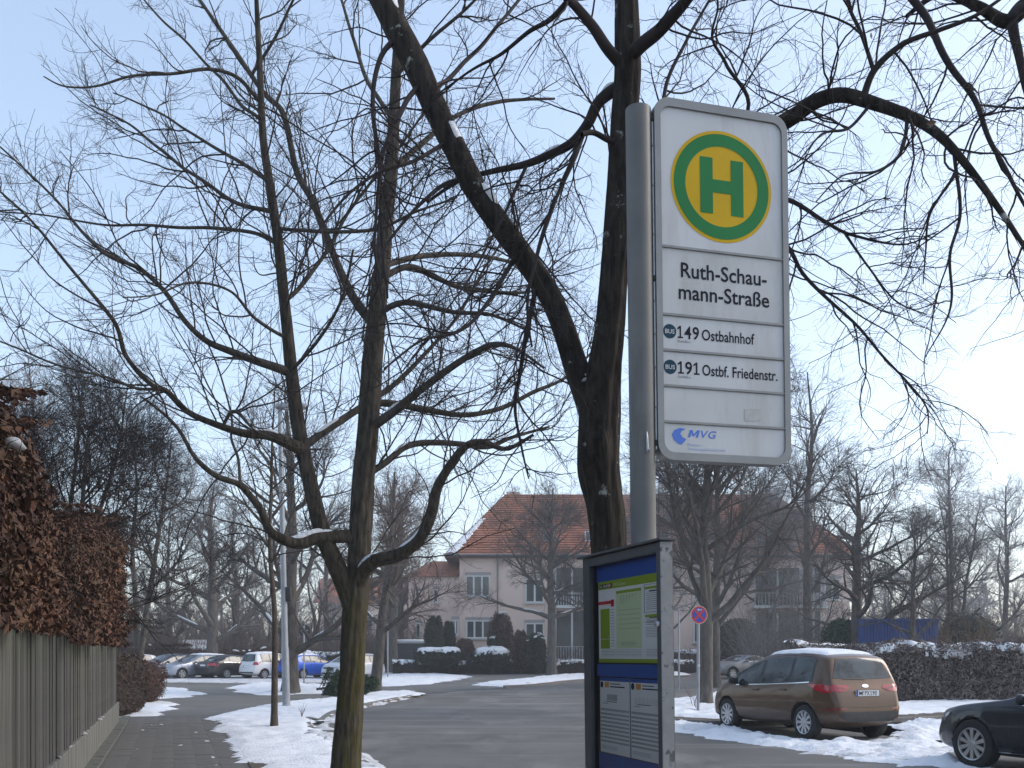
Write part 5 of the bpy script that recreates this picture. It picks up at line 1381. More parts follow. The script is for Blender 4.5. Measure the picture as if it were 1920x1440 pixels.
def car_shell(sp, sub):
    top = lerp_tab(sp['top']); belt = lerp_tab(sp['belt']); wid = lerp_tab(sp['plan']); bot = lerp_tab(sp['bot'])
    tum = sp.get('tumble', .42)
    xs = sorted({round(a, 4) for a, _ in sp['top']} | {round(a, 4) for a, _ in sp['plan']} | {round(v, 3) for v in np.linspace(sp['top'][-1][0] + .3, sp['top'][0][0] - .3, 15)}, reverse=True)
    xs2 = [xs[0]]
    for a in xs[1:]:
        if xs2[-1] - a > .018: xs2.append(a)
    if xs2[-1] != xs[-1]: xs2[-1] = xs[-1]
    rings = []
    for x in xs2:
        zt, zb_, w = top(x), bot(x), wid(x)
        bl = min(belt(x), zt - .035)
        bl = max(bl, zb_ + .1) if zt - zb_ > .16 else zb_ + (zt - zb_) * .65
        hc = max(zt - bl, .02); ws = w * .965
        hh = bl - zb_
        wt = lambda f: ws - tum * hc * f
        half = [(0, zb_), (.72 * w, zb_), (.93 * w, zb_ + hh * .10), (.985 * w, zb_ + hh * .28), (w, zb_ + hh * .55), (.992 * w, zb_ + hh * .82), (ws, bl),
                (wt(.45), bl + hc * .48), (wt(.82), bl + hc * .84), (wt(1.0) * .93, bl + hc * .955), (wt(1.0) * .6, bl + hc * .995), (0, zt + .012)]
        ring = [(x, y, z) for y, z in half] + [(x, -y, z) for y, z in half[-2:0:-1]]
        rings.append(ring)
    m = len(rings[0]); V = [p for r_ in rings for p in r_]; Fc = []
    for i in range(len(rings) - 1):
        for k in range(m):
            a, b = i * m + k, i * m + (k + 1) % m
            Fc.append((a, b, b + m, a + m))
    Fc.append(tuple(range(m))[::-1]); Fc.append(tuple(range((len(rings) - 1) * m, len(rings) * m)))
    me = bpy.data.meshes.new('body'); me.from_pydata(V, [], Fc); me.update()
    bm = bmesh.new(); bm.from_mesh(me); bmesh.ops.recalc_face_normals(bm, faces=bm.faces); bm.to_mesh(me); bm.free()
    ob = bpy.data.objects.new('tmp', me); COL.objects.link(ob)
    md = ob.modifiers.new('s', 'SUBSURF'); md.levels = sub; md.render_levels = sub
    def ev():
        dg = bpy.context.evaluated_depsgraph_get(); return bpy.data.meshes.new_from_object(ob.evaluated_get(dg))
    smooth = ev()
    bvh = BVHTree.FromPolygons([v.co.copy() for v in smooth.vertices], [tuple(p.vertices) for p in smooth.polygons])
    rw, W = sp['rw'], sp['W']; cuts = []
    for ax in sp['axles']:
        for s_ in (-1, 1):
            c = MB(); n = 36; ra = rw + sp.get('gap', .05)
            y0, y1 = sorted((s_ * (W / 2 - .27), s_ * (W / 2 + .12)))
            pr = [(ax + ra * math.cos(i * 2 * math.pi / n), rw + ra * math.sin(i * 2 * math.pi / n)) for i in range(n)]
            c.add([(a, y0, b) for a, b in pr] + [(a, y1, b) for a, b in pr], [tuple(range(n)), tuple(range(n, 2 * n))] + [(i, (i + 1) % n, n + (i + 1) % n, n + i) for i in range(n)])
            co = c.obj('cutter', None); cuts.append(co)
            bo = ob.modifiers.new('b', 'BOOLEAN'); bo.object = co; bo.operation = 'DIFFERENCE'; bo.solver = 'EXACT'
    res = ev()
    for co in cuts:
        mm = co.data; bpy.data.objects.remove(co); bpy.data.meshes.remove(mm)
    bpy.data.objects.remove(ob)
    return res, bvh, top, belt, wid
AX = {'y': Vector((0, 1, 0)), 'x': Vector((1, 0, 0)), 'z': Vector((0, 0, 1))}
def patch(bvh, poly, axis, sgn, off, name, m, parent, maxe=.1, dome=0.0, smooth=True):
    """lays a flat outline onto the body: axis y -> (x,z), x -> (y,z), z -> (x,y)"""
    mk = {'y': lambda a, b: Vector((a, sgn * 3, b)), 'x': lambda a, b: Vector((sgn * 6, a, b)), 'z': lambda a, b: Vector((a, b, 4))}[axis]
    bm = bmesh.new()
    f = bm.faces.new([bm.verts.new((a, b, 0)) for a, b in poly])
    bmesh.ops.triangulate(bm, faces=[f], quad_method='BEAUTY', ngon_method='BEAUTY')
    for _ in range(7):
        le = [e for e in bm.edges if e.calc_length() > maxe]
        if not le: break
        bmesh.ops.subdivide_edges(bm, edges=le, cuts=1)
        bmesh.ops.triangulate(bm, faces=[q for q in bm.faces if len(q.verts) > 3])
    d = -AX[axis] * (sgn if axis != 'z' else 1)
    if dome:
        P2 = np.array([(v.co.x, v.co.y) for v in bm.verts]); sd_ = sdf_poly(P2[:, 0], P2[:, 1], poly)
    bad = []
    for i, v in enumerate(bm.verts):
        loc, nor, idx, dist = bvh.ray_cast(mk(v.co.x, v.co.y), d)
        if loc is None: bad.append(v); continue
        if nor.dot(d) > 0: nor = -nor
        o_ = off
        if dome:
            q = min(1, max(0, sd_[i] / .16)); o_ = off + dome * math.sqrt(q * (2 - q)) * (1 + .5 * mnoise.noise(Vector((v.co.x * 3, v.co.y * 3, 0))))
        v.co = loc + (nor * o_ if axis != 'z' else Vector((0, 0, o_)))
    if bad: bmesh.ops.delete(bm, geom=bad, context='VERTS')
    bmesh.ops.recalc_face_normals(bm, faces=bm.faces)
    me = bpy.data.meshes.new(name); bm.to_mesh(me); bm.free()
    if len(me.polygons) and me.polygons[0].normal.dot(-d) < 0: me.flip_normals()
    return mobj(name, me, m, parent, smooth)
def ribbon(bvh, pts, axis, sgn, w, off, name, m, parent):
    mk = {'y': lambda a, b: Vector((a, sgn * 3, b)), 'x': lambda a, b: Vector((sgn * 6, a, b))}[axis]
    d = -AX[axis] * sgn; out_ = []
    P_, _ = resample([(a, b, 0) for a, b in pts], [1] * len(pts), 6 * len(pts))
    for a, b, _z in P_:
        loc, nor, _, _ = bvh.ray_cast(mk(a, b), d)
        if loc is not None:
            if nor.dot(d) > 0: nor = -nor
            out_.append((loc + nor * off, nor))
    if len(out_) < 2: return None
    vs_ = []; fs_ = []
    for i, (p, nn) in enumerate(out_):
        t = out_[min(i + 1, len(out_) - 1)][0] - out_[max(i - 1, 0)][0]
        s_ = t.cross(nn).normalized() * w / 2; vs_ += [p - s_, p + s_]
        if i: fs_.append((2 * i - 2, 2 * i - 1, 2 * i + 1, 2 * i))
    return MB().add(vs_, fs_).obj(name, m, parent)
WH = {}
def wheel_meshes(rw, ww, spokes, rimm, fine=True):
    key = (rw, ww, spokes, rimm.name)
    if key in WH: return WH[key]
    n = 32 if fine else 20; rr_ = rw * .68
    ty = MB().lathe([(rr_, -ww / 2 + .012), (rw * .86, -ww / 2), (rw * .965, -ww / 2 + .012), (rw, -ww / 2 + .04), (rw, ww / 2 - .04), (rw * .965, ww / 2 - .012), (rw * .86, ww / 2), (rr_, ww / 2 - .012)], n, 'y')
    hub = MB().lathe([(.001, -ww / 2 + .05), (rr_ * .98, -ww / 2 + .06), (rr_, -ww / 2 + .02)], n, 'y')
    rm = MB().lathe([(rr_ * .995, -ww / 2 + .012), (rr_ * .97, -ww / 2 - .004), (rr_ * .9, -ww / 2 + .006), (rr_ * .88, -ww / 2 + .05)], n, 'y')
    rm.lathe([(.001, -ww / 2 + .006), (rr_ * .2, -ww / 2 + .008), (rr_ * .26, -ww / 2 + .022), (rr_ * .26, -ww / 2 + .06)], n, 'y')
    for i in range(spokes):
        a = 2 * math.pi * i / spokes; hw0, hw1 = rr_ * (.9 / spokes), rr_ * (1.35 / spokes)
        pts = []
        for r_, hw, yy in ((rr_ * .2, hw0, -ww / 2 + .016), (rr_ * .92, hw1, -ww / 2 + .008)):
            for s_, dy in ((-1, 0), (1, 0), (1, .03), (-1, .03)):
                x, z = r_, s_ * hw
                pts.append((x * math.cos(a) - z * math.sin(a), yy + dy, x * math.sin(a) + z * math.cos(a)))
        rm.add(pts, [(0, 1, 5, 4), (1, 2, 6, 5), (3, 0, 4, 7)])
    out_ = []
    for mb_, m_ in ((hub, M_trim), (ty, M_tyre), (rm, rimm)):
        o_ = mb_.obj('w', m_, None); me = o_.data
        autosmooth(o_, 40); bpy.data.objects.remove(o_); out_.append(me)
    WH[key] = out_
    return out_
def band(belt, top, x0, x1, lo=.035, hi=.80, n=12):
    """side window outline between two stations (x0 front, x1 rear)"""
    L, U = [], []
    for x in np.linspace(x0, x1, n):
        b, t = belt(x), top(x); zl, zh = b + lo, b + (t - b) * hi
        if zh - zl > .015: L.append((x, zl)); U.append((x, zh))
    return L + U[::-1]
def build_car(name, label, sp, paint, loc, yaw, group, snowy=0.0, fine=False, rimm=None):
    root = empty(name, (loc[0], loc[1], 0), yaw); tag(root, label, 'car', group)
    me, bvh, top, belt, wid = car_shell(sp, 2 if fine else 2)
    me.materials.clear(); me.materials.append(paint); me.materials.append(M_plastic)
    me.name = 'body'; rw, W = sp['rw'], sp['W']; ra = rw + sp.get('gap', .05)
    for p in me.polygons:
        c = p.center; p.material_index = 0; p.use_smooth = True
        if c.z < .235 or any(math.hypot(c.x - ax, c.z - rw) < ra + .004 for ax in sp['axles']): p.material_index = 1
        if abs(p.normal.z) < .95 and any(abs(math.hypot(c.x - ax, c.z - rw) - ra) < .006 for ax in sp['axles']): p.use_smooth = False
    body = mobj('body', me, None, root)
    # glass
    gm = sp.get('glass', M_tint)
    for s_ in (-1, 1):
        a, b = sp['win'][0][0], sp['win'][-1][1]
        patch(bvh, band(belt, top, a + .04, b - .03, .015, .86, 22), 'y', s_, .002, 'window_trim', M_trim, body)
        for (x0, x1) in sp['win']:
            pl = band(belt, top, x0, x1)
            if len(pl) > 4: patch(bvh, pl, 'y', s_, .0045, 'side_window', gm, body)
        if sp.get('chrome'):
            ribbon(bvh, [(x, belt(x) + .012) for x in np.linspace(a - .1, b + .04, 8)], 'y', s_, .018, .006, 'chrome_strip', M_chrome, body)
        for ln in sp.get('seams', ()): ribbon(bvh, ln, 'y', s_, .009, .0015, 'door_seam', M_trim, body)
        for (x, z) in sp.get('handles', ()):
            hp = bvh.ray_cast(Vector((x, s_ * 3, z)), Vector((0, -s_, 0)))[0]
            if hp: MB().bbox((x, hp.y + s_ * .018, z), (.19, .03, .032), .01).obj('door_handle', paint, body)
        mx, mz = sp['mirror']
        hp = bvh.ray_cast(Vector((mx, s_ * 3, mz)), Vector((0, -s_, 0)))[0]
        y0 = hp.y if hp else s_ * W / 2
        autosmooth(MB().bbox((mx, y0 + s_ * .12, mz + .07), (.1, .2, .14), .035).obj('wing_mirror', sp.get('mirror_m', paint), root), 60)
    z0_, z1_, w0, w1 = sp['wscreen']
    patch(bvh, [(-w0, z0_), (w0, z0_), (w1, z1_), (0, z1_ + .02), (-w1, z1_)], 'x', 1, .004, 'windscreen', sp.get('wsglass', M_tintl), body, maxe=.05)
    z0_, z1_, w0, w1 = sp['rscreen']
    patch(bvh, [(-w0, z0_), (0, z0_ - .02), (w0, z0_), (w1, z1_), (0, z1_ + .02), (-w1, z1_)], 'x', -1, .007, 'rear_window', sp.get('rglass', M_tint), body, maxe=.05)
    for (nm, axis, sg, poly, m_, off) in sp.get('patches', ()):
        for s_ in ((-1, 1) if sg is None else (sg,)):
            if axis == 'y': patch(bvh, poly, 'y', s_, off, nm, m_, body)
            else:
                patch(bvh, poly, 'x', sg, off, nm, m_, body)
                if any(p[0] > 0 for p in poly) and all(p[0] > 0.01 for p in poly): patch(bvh, [(-a, b) for a, b in poly[::-1]], 'x', sg, off, nm, m_, body)
    for ln in sp.get('rear_seams', ()): ribbon(bvh, ln, 'x', -1, .009, .0015, 'tailgate_seam', M_trim, body)
    # wheels
    hubm, tym, rimme = wheel_meshes(rw, sp.get('ww', .2), sp.get('spokes', 10), rimm or M_rim, fine)
    for ax in sp['axles']:
        for s_ in (-1, 1):
            w = link(bpy.data.objects.new('wheel', hubm), root); w.location = (ax, s_ * (W / 2 - .125), rw)
            w.rotation_euler = (0, random.uniform(0, 1), 0 if s_ < 0 else math.pi)
            link(bpy.data.objects.new('tyre', tym), w); link(bpy.data.objects.new('rim', rimme), w)
    # plates
    for (end, z, txt) in sp.get('plates', ()):
        hp = bvh.ray_cast(Vector((end * 6, 0, z)), Vector((-end, 0, 0)))[0]
        if not hp: continue
        xx = hp.x + end * .012
        pb_ = MB().bbox((xx, 0, z), (.018, .52, .112), .006).obj('number_plate', M_plate, root)
        MB().add([(xx + end * .0105, -end * -.258, z - .05), (xx + end * .0105, -end * -.215, z - .05), (xx + end * .0105, -end * -.215, z + .05), (xx + end * .0105, -end * -.258, z + .05)], [(0, 1, 2, 3)]).obj('blue_field', M_eu, pb_) if False else None
        sgn = -end                       # reading direction seen from outside: right = -end * y
        def q(a, b): return (xx + end * .0105, -sgn * a * 1.0 if end > 0 else -a, z + b)
        rd = (lambda a: a) if end > 0 else (lambda a: -a)
        MB().add([(xx + end * .0102, rd(-.255), z - .05), (xx + end * .0102, rd(-.215), z - .05), (xx + end * .0102, rd(-.215), z + .05), (xx + end * .0102, rd(-.255), z + .05)], [(0, 1, 2, 3)]).obj('blue_field', M_eu, pb_)
        fr_ = [(-.26, -.056), (.26, -.056), (.26, .056), (-.26, .056)]; fi_ = [(-.254, -.05), (.254, -.05), (.254, .05), (-.254, .05)]
        MB().add([(xx + end * .0104, rd(a), z + b) for a, b in fr_ + fi_], [(i, (i + 1) % 4, 4 + (i + 1) % 4, 4 + i) for i in range(4)]).obj('plate_border', M_trim, pb_)
        if txt:
            x_ = -.195
            for seg, wd in txt:
                if seg:
                    v, f = text_bm(seg, .075, wd, 0, .01)
                    MB().add([(xx + end * .0106, rd(x_ + a), z - .0375 + b) for a, b in v], f).obj('lettering', M_ink, pb_)
                x_ += wd + .012
            for zz, m_ in ((.02, M_eu), (-.02, mat('plate_seal', (.45, .42, .3), rough=.5))):
                c_ = [(xx + end * .0106, rd(-.1 + .014 * math.cos(i * math.pi / 6)), z + zz + .014 * math.sin(i * math.pi / 6)) for i in range(12)]
                MB().add(c_, [tuple(range(12))]).obj('plate_seal', m_, pb_)
        else:
            v, f = text_bm('M AB 000', .07, .4, 0, .01) if False else (None, None)
    if snowy:
        rx = sp['roof']
        pl = [(rx[0], -W * .3), (rx[0], W * .3)] + [(rx[0] + (rx[1] - rx[0]) * t, W * (.3 + .05 * math.sin(t * 3.1))) for t in (.3, .6, .9)] + [(rx[1], W * .3), (rx[1], -W * .3)] + [(rx[0] + (rx[1] - rx[0]) * t, -W * (.3 + .05 * math.sin(t * 3.1))) for t in (.9, .6, .3)]
        patch(bvh, pl, 'z', 1, .002, 'roof_snow', M_snow, root, maxe=.09, dome=snowy)
    return root, bvh, body
def mirror_tab(*p): return list(p)
# ------------------------------------------------------------------ the brown compact van-like car
MPV = dict(W=1.75, rw=.315, axles=(1.245, -1.245), ww=.2, spokes=10, tumble=.36, gap=.055,
    top=[(2.08, .5), (2.07, .58), (2.02, .68), (1.92, .77), (1.72, .86), (1.5, .94), (1.3, 1.02), (1.1, 1.12), (.8, 1.27), (.5, 1.41), (.2, 1.51), (-.1, 1.56), (-.5, 1.585), (-.9, 1.58), (-1.3, 1.545), (-1.55, 1.505), (-1.66, 1.47), (-1.72, 1.38), (-1.77, 1.25), (-1.83, 1.1), (-1.88, .98), (-1.93, .88), (-1.97, .76), (-1.99, .66), (-2.0, .55), (-2.01, .47)],
    belt=[(2.08, .45), (1.9, .66), (1.5, .82), (1.2, .885), (.6, .91), (0, .935), (-.6, .965), (-1.2, 1.0), (-1.6, 1.03), (-1.85, .95), (-2.0, .6)],
    plan=[(2.08, .5), (2.03, .62), (1.93, .72), (1.75, .80), (1.45, .85), (1.0, .87), (0, .875), (-1.0, .875), (-1.45, .86), (-1.7, .82), (-1.85, .78), (-1.95, .73), (-2.0, .66), (-2.01, .6)],
    bot=[(2.08, .3), (1.9, .22), (1.5, .2), (-1.5, .2), (-1.8, .27), (-2.01, .36)],
    win=((1.02, .14), (.04, -.78), (-.86, -1.42)), glass=M_tint, rglass=M_tintl, chrome=True, mirror=(.86, .93), mirror_m=M_trim,
    wscreen=(1.0, 1.46, .62, .5), rscreen=(1.1, 1.43, .66, .5), roof=(.25, -1.5), plates=((-1, .845, (('M', .075), ('', .028), ('PX', .11), ('190', .15))),),
    handles=((.22, .85), (-.66, .875)),
    seams=([(.97, .3), (1.0, .6), (.98, .86)], [(.09, .26), (.09, .6), (.09, .93), (.06, 1.3)], [(-.72, .32), (-.8, .5), (-.84, .75), (-.84, 1.0)], [(.97, .3), (.5, .27), (-.2, .27), (-.72, .32)]),
    rear_seams=([(-.62, .62), (-.6, .8), (-.66, .98)], [(.62, .62), (.6, .8), (.66, .98)], [(-.62, .62), (0, .6), (.62, .62)]),
    patches=(('tail_lamp', 'y', None, [(-1.36, .985), (-1.5, 1.0), (-1.93, .97), (-1.93, .86), (-1.75, .85), (-1.6, .88)], M_rlamp, .009),
             ('tail_lamp', 'x', -1, [(.36, .93), (.42, .98), (.8, .995), (.8, .87), (.5, .875)], M_rlamp, .009),
             ('tail_lamp_inner', 'x', -1, [(.42, .925), (.62, .965), (.62, .93), (.5, .895)], M_rlampd, .013),
             ('lower_bumper', 'x', -1, [(-.7, .44), (-.62, .36), (.62, .36), (.7, .44), (.6, .53), (-.6, .53)], M_plastic, .006),
             ('reflector', 'x', -1, [(.5, .56), (.72, .57), (.72, .6), (.5, .595)], M_rlampd, .008),
             ('reflector', 'y', None, [(-1.72, .545), (-1.95, .55), (-1.95, .585), (-1.72, .565)], M_rlampd, .006),
             ('wiper', 'x', -1, [(-.05, 1.07), (.45, 1.085), (.45, 1.1), (-.05, 1.1)], M_trim, .012),
             ('badge', 'x', -1, [(.075 * math.cos(i * math.pi / 8), .965 + .03 * math.sin(i * math.pi / 8)) for i in range(16)], M_chrome, .008)))
M_brown = carpaint('brown_paint', (0.088, 0.046, 0.023), .4, .34)
def wheel_place(uv_rear, axle_x, side, W, yaw):
    """car origin so that a wheel's outer foot stands at a ground pixel"""
    g_ = gp(*uv_rear); c, s_ = math.cos(yaw), math.sin(yaw); lx, ly = axle_x, side * (W / 2 - .03)
    return (g_.x - (lx * c - ly * s_), g_.y - (lx * s_ + ly * c))
YAW = RZ
loc = wheel_place((1508, 1388), -1.245, 1, 1.75, YAW)
brown, bvb, bbody = build_car('brown_car', 'brown metallic compact car with snow on its roof', MPV, M_brown, loc, YAW, 'cars parked along the kerb', snowy=.035, fine=True)
# ------------------------------------------------------------------ black saloon at the right edge
def saloon(L=4.9, W=1.85, H=1.46, rw=.335, trunk=True):
    a = L / 2; k = H / 1.46
    return dict(W=W, rw=rw, axles=(a - .86, -a + 1.08), ww=.22, spokes=10, tumble=.45, gap=.04,
        top=[(a, .5), (a - .02, .6), (a - .08, .7), (a - .25, .8), (a - .6, .88), (a - 1.1, .95), (a - 1.4, 1.0), (a - 1.75, 1.16 * k), (a - 2.1, 1.33 * k), (a - 2.4, 1.42 * k), (a - 2.8, H), (-.5, H), (-.9, 1.43 * k), (-1.3, 1.33 * k), (-a + .85, 1.17 * k), (-a + .55, 1.07), (-a + .2, 1.05), (-a + .06, 1.0), (-a + .02, .85), (-a, .65), (-a, .52)],
        belt=[(a, .5), (a - .3, .72), (a - .8, .84), (a - 1.4, .9), (0, .94), (-a + 1.2, .98), (-a + .4, .98), (-a, .6)],
        plan=[(a, .52), (a - .05, .66), (a - .2, .78), (a - .5, .87), (a - 1.0, .915), (0, .925), (-a + 1, .92), (-a + .5, .88), (-a + .2, .82), (-a + .05, .74), (-a, .66)],
        bot=[(a, .28), (a - .3, .2), (a - .8, .18), (-a + .9, .18), (-a + .3, .24), (-a, .34)],
        win=((a - 1.55, a - 2.42), (a - 2.5, a - 3.3), (a - 3.36, a - 3.75)), chrome=True, mirror=(a - 1.75, .93), roof=(a - 2.4, -.9),
        wscreen=(1.0, 1.36 * k, .66, .52), rscreen=(1.1, 1.36 * k, .6, .5), handles=((a - 2.3, .82), (a - 3.2, .85)),
        seams=([(a - 1.5, .28), (a - 1.46, .6), (a - 1.5, .88)], [(a - 2.46, .25), (a - 2.46, .9)], [(a - 3.3, .3), (a - 3.45, .6), (a - 3.5, .92)], [(a - 1.5, .28), (a - 2.4, .25), (a - 3.3, .3)]),
        plates=((-1, .82, None), (1, .42, None)),
        patches=(('head_lamp', 'y', None, [(a - .03, .66), (a - .12, .72), (a - .42, .76), (a - .36, .7), (a - .1, .6)], M_hlamp, .006),
                 ('head_lamp', 'x', 1, [(.5, .64), (.8, .62), (.8, .74), (.55, .7)], M_hlamp, .006),
                 ('tail_lamp', 'x', -1, [(.42, .8), (.86, .8), (.86, .96), (.5, .95)], M_rlamp, .007), ('tail_lamp', 'y', None, [(-a + .05, .8), (-a + .32, .84), (-a + .3, .95), (-a + .05, .96)], M_rlamp, .007)))
M_black = carpaint('black_blue_paint', (0.008, 0.011, 0.018), .3, .28)
SAL = saloon(4.92, 1.86, 1.46, .34)
SAL['patches'] = SAL['patches'] + (('bright_sill', 'y', None, [(1.4, .262), (-1.2, .262), (-1.2, .28), (1.4, .28)], M_chrome, .006), ('side_crease', 'y', None, [(1.9, .80), (-1.8, .86), (-1.8, .866), (1.9, .808)], M_trim, .002))
loc = wheel_place((1822, 1441), SAL['axles'][0], 1, 1.86, YAW)
build_car('black_saloon', 'black saloon with ten spoke alloy wheel cut off by the frame', SAL, M_black, loc, YAW, 'cars parked along the kerb', fine=True, rimm=mat('dark_silver_rim', (.38, .37, .36), (.48, .47, .45), scale=12, rough=.3, metal=.6))
# ------------------------------------------------------------------ the row in the car park
def hatch(L=3.95, W=1.7, H=1.47, rw=.3, back=.25, mpv=False):
    a = L / 2; k = H / 1.47; e = -a
    return dict(W=W, rw=rw, axles=(a - .8, -a + .7), ww=.19, spokes=7, tumble=.4, gap=.05,
        top=[(a, .5), (a - .02, .6), (a - .08, .7), (a - .25, .82), (a - .55, .92), (a - .85, 1.0), (a - 1.15, 1.14 * k), (a - 1.5, 1.32 * k), (a - 1.8, 1.42 * k), (a - 2.2, H), (e + 1.0, H * .995), (e + .45, H * .965), (e + .3, H * .93), (e + .25, H * .86), (e + .17, 1.1), (e + .1, .96), (e + .05, .82), (e + .01, .66), (e, .5)],
        belt=[(a, .5), (a - .4, .76), (a - 1.0, .9), (0, .95), (e + .6, 1.0), (e + .2, .95), (e, .55)],
        plan=[(a, .5), (a - .06, .64), (a - .2, .74), (a - .5, .82), (a - 1, W / 2 - .01), (0, W / 2), (e + .7, W / 2 - .01), (e + .3, W / 2 - .06), (e + .08, W / 2 - .12), (e, W / 2 - .2)],
        bot=[(a, .28), (a - .3, .2), (e + .5, .2), (e, .34)],
        win=((a - 1.0, a - 1.85), (a - 1.93, a - 2.65), (a - 2.72, a - 3.3)), mirror=(a - 1.25, .92), roof=(a - 1.85, e + .4),
        wscreen=(1.0, 1.36 * k, .6, .5), rscreen=(1.06, 1.34 * k, .6, .5), rglass=M_tint, plates=((-1, .76, None), (1, .45, None)),
        patches=(('head_lamp', 'y', None, [(a - .04, .66), (a - .14, .76), (a - .42, .82), (a - .38, .72), (a - .1, .62)], M_hlamp, .006), ('head_lamp', 'x', 1, [(.42, .66), (.8, .64), (.8, .78), (.5, .74)], M_hlamp, .006),
                 ('grille', 'x', 1, [(-.4, .62), (.4, .62), (.42, .72), (-.42, .72)], M_trim, .006), ('air_intake', 'x', 1, [(-.55, .32), (.55, .32), (.5, .42), (-.5, .42)], M_trim, .006),
                 ('tail_lamp', 'x', -1, [(.52, .84), (.84, .84), (.84, 1.02), (.56, 1.02)], M_rlamp, .009), ('tail_lamp', 'y', None, [(e + .03, .84), (e + .28, .86), (e + .26, 1.02), (e + .05, 1.02)], M_rlamp, .009),
                 ('lower_bumper', 'x', -1, [(-.6, .36), (.6, .36), (.62, .44), (-.62, .44)], M_plastic, .006)),
        seams=([(a - 1.0, .28), (a - .96, .6), (a - 1.0, .88)], [(a - 1.89, .25), (a - 1.89, .95)], [(a - 2.6, .32), (a - 2.72, .6), (a - 2.72, .95)]), handles=((a - 1.75, .85), (a - 2.6, .88)))
def estate(L=4.75, W=1.83, H=1.48):
    s_ = saloon(L, W, H, .33); a = L / 2; e = -a
    s_['top'] = [p for p in s_['top'] if p[0] > -.4] + [(-.5, H), (-1.2, H * .985), (e + .55, H * .95), (e + .4, H * .92), (e + .28, 1.15), (e + .1, 1.0), (e + .03, .8), (e, .6), (e, .5)]
    s_['win'] = ((a - 1.55, a - 2.42), (a - 2.5, a - 3.3), (a - 3.38, a - 4.2)); s_['rscreen'] = (1.05, 1.33, .62, .5); s_['roof'] = (a - 2.4, e + .5)
    s_['spokes'] = 5
    s_['patches'] = s_['patches'] + (('grille', 'x', 1, [(-.5, .6), (.5, .6), (.52, .71), (-.52, .71)], M_trim, .006), ('air_intake', 'x', 1, [(-.7, .3), (.7, .3), (.6, .42), (-.6, .42)], M_trim, .006), ('chrome_bar', 'x', 1, [(-.75, .47), (.75, .47), (.75, .485), (-.75, .485)], M_chrome, .009))
    return s_
GA = R(35)
g_h = math.atan2(math.cos(GA), math.sin(GA))           # heading away to the right
GRP = 'cars in the angled car park row'
def pc(u, D=55): return ((u - 960) / F * D, D)
M_wht = carpaint('white_paint', (0.62, 0.63, 0.64), 0, .35)
build_car('parked_hatchback', 'white hatchback almost hidden at the hedge end of the row', hatch(4.0, 1.72, 1.48), M_wht, pc(236, 57), g_h + math.pi, GRP)
build_car('parked_estate', 'dark navy estate facing out beside the silver estate', estate(4.6, 1.82, 1.5), carpaint('navy_paint', (0.012, 0.022, 0.055), .4), pc(312, 56), g_h + math.pi, GRP)
build_car('parked_estate', 'silver grey estate with snowy roof facing out of its space', estate(4.75, 1.83, 1.5), carpaint('silver_blue_paint', (0.3, 0.33, 0.4), .5), pc(366, 55), g_h + math.pi, GRP, snowy=.035)
sl = saloon(4.6, 1.77, 1.45, .315); sl['spokes'] = 7
build_car('parked_saloon', 'black saloon with its red tail lamps towards the street', sl, carpaint('black_paint', (0.014, 0.013, 0.014), .2), pc(440, 55.2), g_h, GRP)
mv = hatch(3.85, 1.7, 1.6, .3); mv['rglass'] = M_tintl
build_car('parked_hatchback', 'small tall white hatchback left of the lamp post', mv, M_wht, pc(510, 54.6), g_h, GRP, snowy=.03)
build_car('parked_hatchback', 'bright blue hatchback with snowy roof right of the lamp post', hatch(4.0, 1.7, 1.47), carpaint('blue_paint', (0.012, 0.09, 0.5), .25), pc(582, 54.8), g_h, GRP, snowy=.05)
build_car('parked_hatchback', 'silver white hatchback facing out behind the mossy trunk', hatch(4.07, 1.75, 1.52), carpaint('silver_paint', (0.5, 0.52, 0.56), .35), pc(662, 54), g_h + math.pi, GRP)
cp = saloon(4.1, 1.78, 1.3, .32); a = 2.05
cp['win'] = ((.35, -.55), (-.6, -.95)); cp['spokes'] = 7
cp['top'] = [(a, .48), (a - .03, .6), (a - .1, .7), (a - .4, .8), (a - .9, .88), (a - 1.3, .93), (a - 1.5, 1.0), (a - 1.85, 1.16), (a - 2.1, 1.26), (a - 2.4, 1.3), (-.6, 1.28), (-.95, 1.18), (-1.25, 1.05), (-1.45, .98), (-1.8, .95), (-2.0, .9), (-2.04, .75), (-2.05, .6), (-2.05, .5)]
cp['wscreen'] = (.98, 1.22, .62, .5); cp['rscreen'] = (1.02, 1.22, .5, .45); cp['roof'] = (-.2, -.8); cp['mirror'] = (.35, .9); cp['seams'] = ([(.55, .3), (.55, .85)], [(-.75, .35), (-.8, .9)]); cp['handles'] = ((-.6, .82),)
D_ = 55
build_car('silver_coupe', 'silver grey coupe parked across the street beyond the two trees', cp, carpaint('coupe_paint', (0.24, 0.24, 0.25), .6), pc(1388, D_), math.atan2(-.42, -.91), None)[0].scale = (1.1, 1.1, 1.1)
vn = hatch(4.5, 1.85, 1.85, .33)
build_car('snowy_van', 'snow covered car roof peeping over the hedge behind the brown car', vn, carpaint('grey_paint', (0.18, 0.18, 0.19), .4), pc(1535, 40), R(200), None, snowy=.09)
brown.scale = (.98, 1.0, 1.04)
